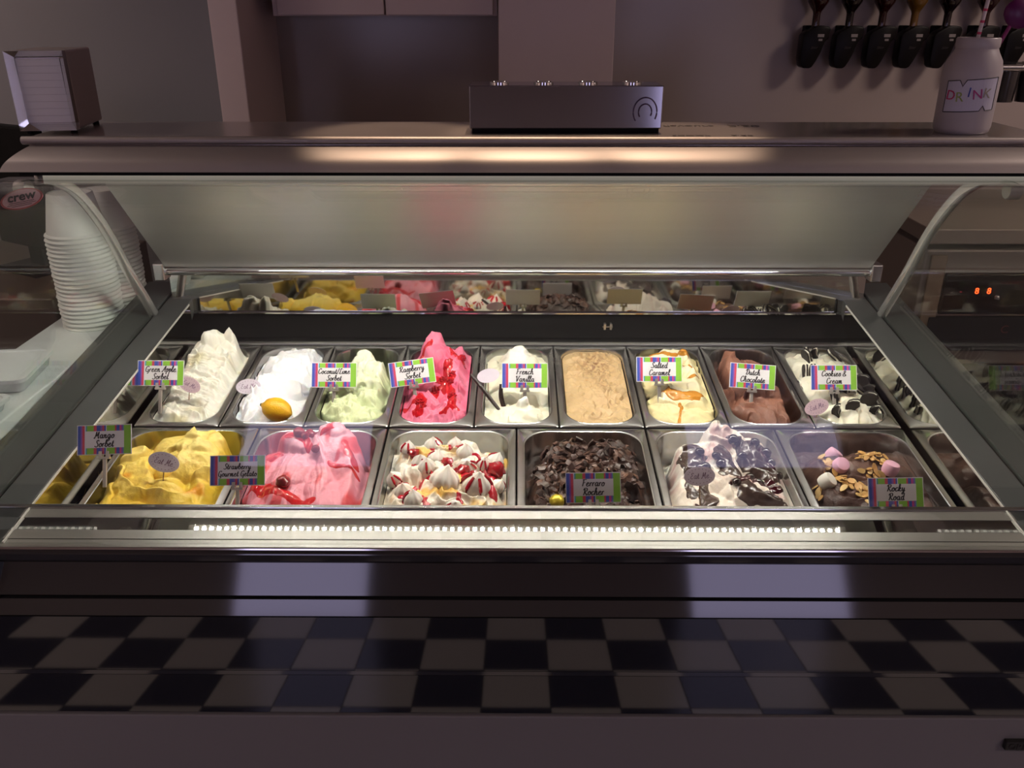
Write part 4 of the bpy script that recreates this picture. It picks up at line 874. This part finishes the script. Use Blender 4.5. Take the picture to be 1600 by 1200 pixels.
card(['Rocky', 'Road'], 1400, 770, py('mango sorbet', -.085), 1, gl_+'Rocky Road', .98, .05)
tme = MB().lathe([(.0275, -.0005), (.0275, .0005)], 32); tme.v = [(x, y*.62, z) for x, y, z in tme.v]
def eat(u, v, Y, roll, label, m='lilac', text=True, lean=R(60), stem=.05, sc_=1.0):
    e = empty('oval_tag', label=label, cat='tag', group='oval tags stuck in the gelato')
    e.matrix_world = Matrix.Translation(at(u, v, Y)) @ Euler((lean, 0, 0)).to_matrix().to_4x4() @ Matrix.Rotation(R(roll), 4, 'Z') @ Matrix.Scale(sc_, 4)
    link('tag', tme.data('tag'), M[m], e)
    if text:
        mb = MB(); script_mesh(mb, ['Eat Me'], .0058, z=.0007, wid=.16)
        for k in range(9):
            a = R(200+140*k/8); mb.box(.021*math.cos(a)-.0006, .021*math.cos(a)+.0006, .0125*math.sin(a)-.0006, .0125*math.sin(a)+.0006, .0006, .0008)
            a = R(20+140*k/8); mb.box(.021*math.cos(a)-.0006, .021*math.cos(a)+.0006, .0125*math.sin(a)-.0006, .0125*math.sin(a)+.0006, .0006, .0008)
        link('lettering', mb.data('lettering'), M['lilacink'], e)
    o = MB().tube([(0, -.014, -.0012), (0, -.016-stem, -.0012)], .0011, 6).build('stick', mat('wood_stick', '#8a6a48', .7), e); o.rotation_euler = (0, 0, -R(roll))
    return e
eat(296, 601, py('green apple sorbet', -.10), -26, 'pinkish oval tag beside the green apple card', 'pinktag', stem=.02, sc_=.85)
eat(388, 604, py('green apple sorbet', -.05), 4, 'lilac oval tag stuck in the bright white sorbet', sc_=.92)
eat(763, 587, py('green apple sorbet', -.03), 12, 'blank pale oval tag turned away in the vanilla gelato', text=False, sc_=.85)
eat(1276, 636, py('green apple sorbet', -.12), 20, 'tilted mauve oval tag in front of the cookie gelato', 'pinktag', stem=.015, sc_=.9)
eat(256, 722, py('mango sorbet', -.01), -14, 'lilac oval tag stuck in the yellow sorbet')
eat(1093, 744, py('mango sorbet', -.05), 4, 'oval tag stuck in the white gelato with chocolate sauce', sc_=.95)

# ================================================================== ON TOP OF THE CASE
ZT = zr(-.2)
# napkin dispenser
e = empty('napkin_dispenser', (-.818, 1.60, ZT), (0, 0, R(9)), 'chrome box dispenser filled with white napkins on the left of the counter', 'napkin dispenser')
hwN, dN, hN = .046, .075, .134
nm = MB(); fr = .011
nm.box(-hwN, hwN, -dN+.012, dN, .006, hN)
nm.build('housing', mat('dispenser_chrome', (.50, .43, .41), .38, .8), e, bevel=.003)
fm = MB()
outer = [(-hwN, .006), (hwN, .006), (hwN, hN), (-hwN, hN)]; inner = [(-hwN+fr, .006+fr), (hwN-fr, .006+fr), (hwN-fr, hN-fr), (-hwN+fr, hN-fr)]
vs = [(x, -dN-.006, z) for x, z in outer] + [(x, -dN+.010, z) for x, z in inner] + [(x, -dN+.012, z) for x, z in outer]
fm.add(vs, [(i, (i+1) % 4, (i+1) % 4+4, i+4) for i in range(4)] + [(i, (i+1) % 4, (i+1) % 4+8, i+8) for i in range(4)])
fm.build('frame', M['chrome'], e)
nk = MB()
for k in range(9): nk.box(-hwN+fr, hwN-fr, -dN+.0105-.0002*k, -dN+.0115, .018+.0115*k, .018+.0115*k+.0112)
nk.build('napkins', M['paper'], e)
for sx in (-1, 1):
    for sy in (-1, 1): MB().lathe([(.006, 0), (.0055, .006)], 10, (sx*(hwN-.01), sy*(dN-.01), 0)).build('foot', M['black'], e, True)
# cone holder box
xc0, xc1 = at(733, 175, 1.535).x, at(1035, 175, 1.535).x
e = empty('cone_holder', ((xc0+xc1)/2, 1.578, ZT), (0, 0, R(.5)), 'dark polished steel cone holder with four round holes on the counter', 'cone holder')
hc = (xc1-xc0)/2
MB().box(-hc, hc, -.043, .043, .008, .079).build('body', mat('dark_polished_steel', (.34, .34, .38), .1, 1, var=.1, vscale=4), e, bevel=.002)
for k in range(4):
    x = -hc + hc*2*(.155+.232*k)
    MB().lathe([(.017, .079), (.017, .0815), (.0145, .0825), (.0135, .081), (.0135, .0792)], 24, (x, .0, 0), cap=False).build('hole_rim', M['chrome'], e, True)
    MB().lathe([(.0134, .0792), (.0134, .0794)], 24, (x, .0, 0)).build('hole', M['gap'], e)
MB().box(-hc+.004, hc-.004, -.04, .04, 0, .008).build('base', M['black'], e)
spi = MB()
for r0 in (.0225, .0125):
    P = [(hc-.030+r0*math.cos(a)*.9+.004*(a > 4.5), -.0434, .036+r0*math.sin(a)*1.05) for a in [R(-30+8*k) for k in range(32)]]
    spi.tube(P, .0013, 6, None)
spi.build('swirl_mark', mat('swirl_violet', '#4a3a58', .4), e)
# faint price lettering laid flat on the counter, flipped top to bottom
pk = mat('flipped_lettering', (.09, .08, .08), .4, .3); prt = empty('price_lettering', (0, 1.6, ZT), label='faint upside-down price lettering on the counter beside the cone holder', cat='lettering')
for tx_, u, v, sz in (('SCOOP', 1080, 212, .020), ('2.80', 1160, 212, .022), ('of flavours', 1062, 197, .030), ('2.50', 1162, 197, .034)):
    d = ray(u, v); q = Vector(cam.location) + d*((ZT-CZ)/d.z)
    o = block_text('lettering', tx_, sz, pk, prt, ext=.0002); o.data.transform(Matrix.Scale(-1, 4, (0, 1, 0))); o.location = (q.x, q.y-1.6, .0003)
# jar
j0 = at(1503, 203, 1.555)
e = empty('drink_jar', (j0.x, 1.56, ZT), (0, 0, R(-25)), 'white jar with a hand-drawn drink label at the right of the counter', 'jar')
jp = [(.040, 0), (.044, .004), (.046, .012), (.0465, .10), (.043, .118), (.035, .132), (.033, .137), (.0345, .14), (.0345, .152), (.033, .154), (.030, .154), (.030, .14)]
MB().lathe(jp, 36).build('jar_body', mat('frosted_white', (.46, .42, .43), .35, var=.05, vscale=10), e, True)
lb_ = MB(); n = 16; vs = []
def jl(a, z, r=.0472): return (r*math.sin(a), -r*math.cos(a), z)
A0, A1 = R(-46), R(58)
for k in range(n+1):
    a = A0+(A1-A0)*k/n; t = k/n; dip = -.010 if k == 5 else 0; up = .008 if k == 12 else 0
    vs += [jl(a, .036+.006*t+up), jl(a, .086+.008*t+dip)]
lb_.add(vs, [(2*i, 2*i+2, 2*i+3, 2*i+1) for i in range(n)]); lab = lb_.build('label', mat('drawn_label', '#c8c6d6', .6), e)
bd_ = MB(); ed = [Vector(v)*1.0 for v in vs]
bd_.tube([ed[2*i] for i in range(n+1)], .0007, 5); bd_.tube([ed[2*i+1] for i in range(n+1)], .0007, 5); bd_.tube([ed[0], ed[1]], .0007, 5); bd_.tube([ed[-2], ed[-1]], .0007, 5)
bd_.build('label_border', M['ink'], lab)
for ch, a, z, c, ro in (('D', -34, .063, '#c0306a', 4), ('R', -16, .061, '#9aa860', -5), ('I', 1, .069, '#3a4aa0', 5), ('N', 17, .066, '#b03a80', -8), ('K', 36, .068, '#a09a8a', 6)):
    o = block_text('letter', ch, .022, mat('letter_'+ch, c, .6), lab); o.location = jl(R(a), z, .0476); o.rotation_euler = (R(90), R(ro), R(a))
def straw(p0, p1, r, m, nm): return MB().tube([p0, p1], r, 10).build(nm, m, None, True)
s1 = straw((0, 0, -.10), (0, 0, .13), .0032, mat('straw_white', '#cfc2c4', .5), 'straw')
for k in range(12): MB().lathe([(.0034, -.002), (.0036, 0), (.0034, .002)], 8, (0, 0, -.09+.018*k)).build('pink_dot', mat('straw_pink', '#c03a62', .5) if k == 0 else bpy.data.materials['straw_pink'], s1)
s1.matrix_world = Matrix.Translation(Vector((j0.x-.004, 1.56, ZT+.125))) @ Euler((R(4), R(2), 0)).to_matrix().to_4x4(); tag(s1, 'white straw with pink dots standing in the jar', 'straw')
s2 = empty('lollipop', label='purple round lollipop on a pink stick standing in the jar', cat='lollipop')
MB().tube([(0, 0, -.08), (0, 0, .055)], .0032, 10).build('stick', mat('stick_purple', '#8a2a6a', .5), s2, True)
b_ = blob('sweet', .027, mat('purple_sweet', '#5a0550', .35), 3, 1, .45, .85, .02); b_.parent = s2; b_.location = (.004, 0, .072)
s2.matrix_world = Matrix.Translation(Vector((j0.x+.031, 1.565, ZT+.125))) @ Euler((0, R(22), 0)).to_matrix().to_4x4()

# ================================================================== BACK WALL: SYRUP DISPENSERS
pxm = (at(101, 60, YB-.06)-at(100, 60, YB-.06)).x
sil = [(140, 390), (260, 325), (330, 318), (420, 330), (438, 370), (420, 470), (382, 500), (350, 620), (300, 730), (262, 795), (230, 812), (150, 808), (122, 780), (100, 700), (105, 430)]
sil = [((x/8-34)*pxm, -(y/8-40)*pxm) for x, y in sil]
noz = MB(); noz.slab(sil, .05); nme_ = noz.data('nozzle', True, .006, 2); nme_.materials.append(mat('nozzle_black', (.004, .003, .003), .4, spec=.15))
bot = MB().lathe([(.0115, -.002), (.0115, .035), (.014, .042), (.024, .056), (.0315, .068), (.033, .08), (.033, .30)], 20)
bmes = {}
for k_, c in dict(red='#2a0808', amber='#6a4a18', dark='#140606').items():
    me = bot.data('bottle', True); me.materials.append(mat('bottle_'+k_, c, .12, coat=.4, trans=.0)); bmes[k_] = me
for k, (u, kind, lb) in enumerate([(1274, 'red', 'syrup bottle, first from the pale column'), (1326, 'dark', 'syrup bottle, second from the pale column'), (1377, 'red', 'syrup bottle, third from the pale column'), (1427, 'amber', 'syrup bottle with amber contents, fourth from the pale column'), (1478, 'dark', 'syrup bottle just left of the dotted straw'), (1537, 'red', 'syrup bottle behind the white jar'), (1592, 'amber', 'syrup bottle at the far right edge behind the lollipop')]):
    p = at(u, 40, YB-.06)
    e = empty('syrup_dispenser', p, label='upturned ' + lb + ' in a black wall dispenser', cat='dispenser', group='wall syrup dispensers')
    o = link('nozzle', nme_, None, e); o.rotation_euler = (R(90), 0, 0); o.location = (0, .02, 0)
    link('bottle', bmes[kind], None, e)
    MB().box(-.022, .004, .022, .06, -.10, .0).build('bracket', M['black'], e, bevel=.003)
    tb = MB().box(.002, .022, -.0315, -.0305, -.033, -.024).box(.006, .018, -.0315, -.0305, -.044, -.038); tb.build('white_print', mat('print_grey', '#8a8280', .6), e)
    mb = MB(); P_ = [(x*.0013, .0035*math.sin(x*1.9+.5)*(1.1-.04*x), 0) for x in [i*.5-8 for i in range(33)]]; mb.tube(P_, .0005, 4); sg = link('script_print', mb.data('script_print'), mat('print_dim', '#4a4444', .6), e); sg.location = (-.004, -.0312, -.064); sg.rotation_euler = (R(90), 0, 0)

# ================================================================== LEFT SIDE: CUPS AND TUBS
ZW = zr(-.66)
e = empty('side_cabinet', (-.98, 1.48, 0), label='narrow white side cabinet holding the cup stacks left of the display case', cat='cabinet')
MB().box(-.08, .083, -.53, .54, ZW-.03, ZW).build('top', M['whitep'], e, bevel=.003)
MB().box(-.07, .078, -.51, .52, 0, ZW-.03).build('body', M['whitep'], e)
cupm = MB().lathe([(.044, 0), (.046, .002), (.0615, .084), (.0655, .086), (.067, .0885), (.0655, .091), (.062, .0905), (.0605, .086), (.045, .004)], 40, cap=False); cupm.lathe([(.0445, .002), (.0445, .004)], 40)
cdat = cupm.data('paper_cup', True); cdat.materials.append(M['cup'])
for st_, (x, y, n_, lb, gr) in enumerate([(-.965, 1.85, 22, 'white paper cup in the taller nested stack beside the case', 'nested white cups, front stack'), (-.968, 2.0-.01, 20, 'white paper cup in the stack partly hidden behind the first', 'nested white cups, back stack')]):
    for k in range(n_):
        o = bpy.data.objects.new('paper_cup', cdat); COL.objects.link(o)
        # nested upside down: rims show as the ribs of the stack
        o.matrix_world = Matrix.Translation((x+random.uniform(-.0012, .0012), y+random.uniform(-.0012, .0012), ZW+.091+.0098*k)) @ Matrix.Rotation(math.pi, 4, 'X')
        tag(o, lb if 0 < k < n_-1 else lb.replace('white paper cup', 'topmost white paper cup' if k else 'lowest white paper cup'), 'cup', gr)
clear = mat('clear_plastic', (.66, .70, .72), .18, var=.05, spec=.6)
def tub(x, y, z, w_, l_, h_, rz, label, name='plastic_tub'):
    e = empty(name, (x, y, z), (0, 0, rz), label, 'tub', 'plastic tubs on the side cabinet')
    MB().rings([roundrect(w_*.42, l_*.42, .012, 0), roundrect(w_*.45, l_*.45, .014, .003), roundrect(w_*.5, l_*.5, .016, h_)], True).build('tub', clear, e, True)
    MB().rings([roundrect(w_*.5+.004, l_*.5+.004, .018, h_-.004), roundrect(w_*.5+.004, l_*.5+.004, .018, h_+.003), roundrect(w_*.5-.004, l_*.5-.004, .014, h_+.003), roundrect(w_*.5-.006, l_*.5-.006, .014, h_+.0005)], True).build('lid', M['whitep'], e, True)
tub(-.985, 1.52, ZW, .12, .16, .028, R(8), 'low clear plastic tub with a lid, nearest the cup stacks')
tub(-.98, 1.32, ZW, .13, .16, .022, R(-6), 'flat clear plastic tub in front of the first')
tub(-.985, 1.10, ZW, .13, .18, .03, R(4), 'clear plastic tub at the near end of the side cabinet')
# black till screen beyond the case
e = empty('till_screen', (-1.24, 2.15, zr(-.62)), (0, 0, R(-30)), 'black till screen standing behind the cup stacks', 'screen')
MB().box(-.12, .12, -.015, .015, .06, .36).build('screen', M['black'], e, bevel=.006)
MB().box(-.03, .03, 0, .03, 0, .08).build('stand', M['black'], e, bevel=.004)
MB().box(-.08, .08, -.06, .06, -.0, .012).build('foot', M['black'], e, bevel=.004)
tag(MB().box(-1.9, -1.08, 1.9, 2.45, 0, zr(-.62)).build('back_cabinet', mat('brown_cabinet', (.085, .06, .045), .4, var=.15, vscale=4), bevel=.004), 'brown cabinet behind the left end of the display case', 'cabinet')

# ================================================================== RIGHT SIDE: MACHINE WITH RED DIGITS
mc = at(1460, 358, 2.05)
e = empty('counter_machine', (mc.x+.30, 2.3, zr(-.85)), (0, 0, 0), 'grey counter machine with red digital readout beyond the right end of the case', 'machine')
mt_ = mat('machine_grey', (.27, .22, .18), .4, .3, var=.1, vscale=5)
zt = mc.z - zr(-.85)
def mz(v): return zat(v, 2.05) - zr(-.85)
def mx(u): return at(u, 450, 2.05).x - e.location.x
MB().box(-.30, .45, -.23, .25, 0, zt-.055).build('housing', mt_, e, bevel=.006)
MB().box(-.31, .46, -.25, .25, mz(381), zt).build('top_plate', mt_, e, bevel=.003)
MB().box(mx(1478), .45, -.242, -.231, mz(492), mz(428)).build('control_panel', M['black'], e, bevel=.003)
for u, c, s_, ch in ((1530, '#ff4a1c', 6, '8'), (1549, '#ff4a1c', 6, '8'), (1505, '#c03040', .6, '-')):
    o = block_text('digit', ch, .022, mat('readout_%d' % u, '#300808', .4, emit=(c, s_)), e); o.location = (mx(u), -.2435, mz(455)); o.rotation_euler = (R(90), 0, 0)
MB().box(mx(1464), .45, -.2425, -.231, mz(548), mz(496)).build('lower_panel', M['gap'], e)
o = block_text('red_letter', 'C', .03, mat('dull_red', '#5a2420', .5), e); o.location = (mx(1588), -.2435, mz(515)); o.rotation_euler = (R(90), 0, 0)
MB().box(mx(1450), mx(1475), -.24, -.2305, mz(560), mz(400)).build('side_post', mat('post_wood', (.19, .13, .085), .5, var=.2, vscale=20), e, bevel=.002)
MB().lathe([(.006, 0), (.006, .006), (.004, .008)], 14).build('knob', M['alu'], e, True).location = (mx(1562), -.248, mz(466))
tag(MB().box(.905, 1.8, 1.4, 2.6, 0, zr(-.86)).build('side_counter', M['black'], bevel=.004), 'dark counter carrying the grey machine at the right of the case', 'counter')
e = empty('side_cabinet', (.97, 1.17, 0), label='low pale side cabinet beside the right end of the display case', cat='cabinet')
MB().box(-.068, .07, -.22, .22, zr(-.75)-.03, zr(-.75)).build('top', M['whitep'], e, bevel=.003)
MB().box(-.063, .06, -.21, .21, 0, zr(-.75)-.03).build('body', M['whitep'], e)
# chrome rail and glass tumblers on a small shelf behind the jar
e = empty('glass_shelf', (at(1600, 90, 2.2).x, 2.2, zat(100, 2.2)), label='chrome-edged glass shelf behind the white jar', cat='shelf')
MB().box(-.10, .5, -.06, .12, -.006, 0).build('pane', M['sideglass'], e)
MB().tube([(-.10, -.062, -.003), (.5, -.062, -.003)], .006, 10).build('rail', M['chrome'], e, True)
for k in range(2):
    p = at(1568+40*k, 135, 2.2); o = MB().lathe([(.026, -.035), (.030, .035), (.028, .035), (.024, -.032)], 24).build('tumbler', mat('dark_tumbler', (.03, .025, .025), .15, coat=.4), None, True)
    o.location = p; tag(o, ('dark tumbler beside the white jar' if k == 0 else 'dark tumbler at the far right edge'), 'tumbler', 'tumblers behind the jar')
